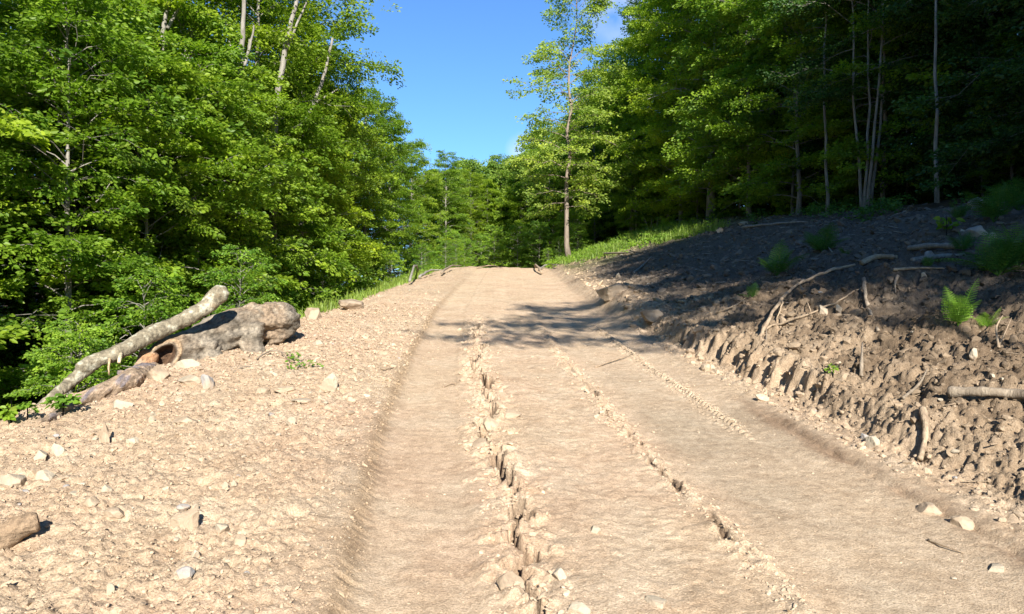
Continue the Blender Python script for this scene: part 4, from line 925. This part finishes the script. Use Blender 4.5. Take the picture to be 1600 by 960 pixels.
n = 2600; y = rg.uniform(25.5, 42, n); u = 3.6+rg.random(n)**1.1*5.6; k = (fb2(u*.9, y*.9, 7, 2) > -.08) & (u > 3.9+np.maximum(31-y, 0)*.9); u, y = u[k], y[k]
grass('grass', onG(u, y), rg.uniform(.14, .42, len(u)), rg, M_grass, 'sunny grass on the bank below the wood edge')
n = 1500; y = rg.uniform(11, 44, n); u = -(ipy(y, [8, 12, 35], [2.5, 2.2, 2.05])+rg.random(n)**1.6*1.8-.1); k = fb2(u*.9, y*.5, 17, 2) > -.02; u, y = u[k], y[k]
grass('verge_grass', onG(u, y), rg.uniform(.12, .34, len(u)), rg, M_grass, 'grass along the edge of the left shoulder')
def cover(name, u, y, size, leaf, mat, label, n=14):
    rgs = np.random.default_rng(len(u)); C = onG(u, y)+np.c_[np.zeros((len(u), 2)), rgs.uniform(.03, .3, len(u))*size/.3]
    D_ = rgs.normal(0, 1, (len(u), 3)); D_[:, 2] = np.abs(D_[:, 2])*.3
    P, A, N, S, T = spray_leaves(rgs, C, D_, np.full(len(u), size)*rgs.uniform(.6, 1.3, len(u)), n, leaf)
    put(name, leaves_mesh(name, P, A, N, S, mat, T), kind='stuff', label=label, cat='ground cover')
n = 900; y = rg.uniform(26, 43, n); u = 4.0+rg.random(n)*5.4; k = u > 4+np.maximum(30-y, 0)*.9; cover('ground_cover', u[k], y[k], .3, .07, M_leafy, 'leafy weeds among the sunny grass on the bank')
n = 2400; y = rg.uniform(12, 34, n); u = ipy(y, [12, 34], [10.3, 9.6])+rg.random(n)**1.0*6+1.6*vn2(y*.7, y*0, 5); k = fb2(u*.8, y*.8, 3, 2) > .08; u, y = u[k], y[k]; cover('wood_weeds', u, y, .34, .08, M_fernd, 'low green weeds along the foot of the dark wood')
n = 2600; y = rg.uniform(5.5, 30, n); u = -(ipy(y, [5.5, 8, 12, 30], [4.3, 3.6, 2.9, 2.6])+rg.random(n)*4.5); cover('gully_weeds', u, y, .38, .08, M_leaf, 'low leafy weeds on the slope down from the left shoulder')
# dry flower stalks
def stalks(px, py, label, n=9, h=.75):
    p = at_px(px, py); rgs = np.random.default_rng(px); e = bpy.data.objects.new('dry_weed', None); COL.objects.link(e); e.location = p; tag(e, label, 'weed')
    for i in range(n):
        a = Acc(); b = np.append(rgs.normal(0, .22, 2), 0); tp = b+[*rgs.normal(0, .1, 2), h*rgs.uniform(.6, 1.1)]
        add_tube(a, smooth_path([b, (b+tp)/2+[.02, 0, 0], tp], 5), np.linspace(.014, .008, 5), 5); put('stalk', a.mesh('stalk', M_stick, True), e)
    C = np.append(rgs.normal(0, .25, (12, 2)), rgs.uniform(.2, h*.9, (12, 1)), axis=1)
    put('leaves', leaves_mesh('leaves', *spray_leaves(rgs, C, rgs.normal(0, 1, (12, 3))*[1, 1, .3], np.full(12, .3), 14, .08)[:4], M_leafy), e)
stalks(1024, 362, 'pinkish dry flower stalks standing in the sunny grass'); stalks(958, 366, 'leafy weed with dry stems right of the lone tree', 6, .8); stalks(862, 400, 'weed clump left of the lone tree at the road edge', 5, .6)
def sprig(px, py, h, label, n=5, D=None):
    p = at_px(px, py) if D is None else ray(px, py, D); rgs = np.random.default_rng(px+3); e = bpy.data.objects.new('seedling', None); COL.objects.link(e); e.location = p; tag(e, label, 'plant')
    a = Acc(); add_tube(a, [[0, 0, -.1], [.01, 0, h*.5], [0, .01, h]], [.008, .006, .003], 5); put('stem', a.mesh('stem', M_leafy), e)
    C = np.c_[rgs.normal(0, h*.12, (n, 2)), rgs.uniform(h*.45, h, n)]; put('leaves', leaves_mesh('leaves', *spray_leaves(rgs, C, rgs.normal(0, 1, (n, 3))*[1, 1, .2], np.full(n, h*.5), 9, h*.28)[:4], M_leafy), e)
sprig(17, 664, .20, 'small bright seedling on the rim at the left edge'); sprig(42, 660, .16, 'second tiny seedling on the left rim beside the first')
sprig(98, 652, .22, 'green seedling between the thin branch end and the torn root', 8); sprig(1478, 372, .38, 'thin tall seedling on the dark bank left of the grey rock', 4); sprig(1300, 586, .10, 'tiny green seedling on the lit part of the bank')
tree('bush', -5.05, 8.6, .42, .4, 'small leafy shrub seen under the propped branch', name='shrub', cat='shrub')
tree('bush', -4.5, 12.2, .55, 1.4, 'bright yellow green shrub behind the thick end of the log', name='shrub', cat='shrub')
tree('bush', -5.3, 10.6, .62, 2.4, 'green shrub between the propped branch tip and the log', name='shrub', cat='shrub')

# twigs and root scraps lying about: too many to count
def scraps(name, u, y, ln, rad, mat, label):
    rgs = np.random.default_rng(len(u)); p = onG(u, y); p[:, 2] = ground_u(u, y, True)+.006; a = Acc(); n = len(u)
    for i in range(n):
        an = rgs.random()*6.283; d = np.array([math.cos(an), math.sin(an), rgs.normal(.02, .22)]); L_ = ln*rgs.uniform(.3, 1.3); sd = np.array([-d[1], d[0], .1])*rgs.normal(0, .22)*L_
        V_, F_, _ = tube([p[i]-d*L_*.5, p[i]+sd, p[i]+d*L_*.5+sd*.3], rad*rgs.uniform(.5, 1.4)*np.array([1, .85, .4]), 4, cap=False); a.add(V_, F_)
    put(name, a.mesh(name, mat, True), kind='stuff', label=label, cat='twigs')
rg = np.random.default_rng(333)
y = 3*(14/3)**rg.random(520); u = 3.7+rg.random(520)*(1+y*.45); scraps('root_scraps', u, y, .13, .0045, M_root, 'thin root scraps and twigs strewn over the brown bank')
y = rg.uniform(12, 34, 420); u = 4+rg.random(420)*8; scraps('bank_twigs', u, y, .35, .011, M_bark, 'twigs strewn over the shaded slope')
y = 2.3*(14/2.3)**rg.random(150); u = -rg.random(150)*3; scraps('dry_scraps', u, y, .055, .0022, M_root, 'tiny dark twigs on the left shoulder')

rg = np.random.default_rng(41)
y = rg.uniform(33, 39, 260); u = 3.35+rg.random(260)*1.2; cover('crest_weeds', u, y, .24, .07, M_leafy, 'bright low weeds at the right end of the crest')
y = rg.uniform(31, 39, 300); u = -1.75-rg.random(300)*1.5; cover('crest_weeds', u, y, .26, .07, M_leafy, 'bright low weeds at the left end of the crest')
for a_, r_, lb in (([(745, 421, .05), (765, 419, .1), (786, 421, .05)], .035, 'thin dark branch lying at the top of the road'), ([(846, 430, .05), (836, 420, .15), (838, 412, .2)], .06, 'dark root stub at the right end of the crest')):
    stick(a_, r_, lb, M_root, 'dead_branch', 'branch', n=10, jit=.015, seg=6)
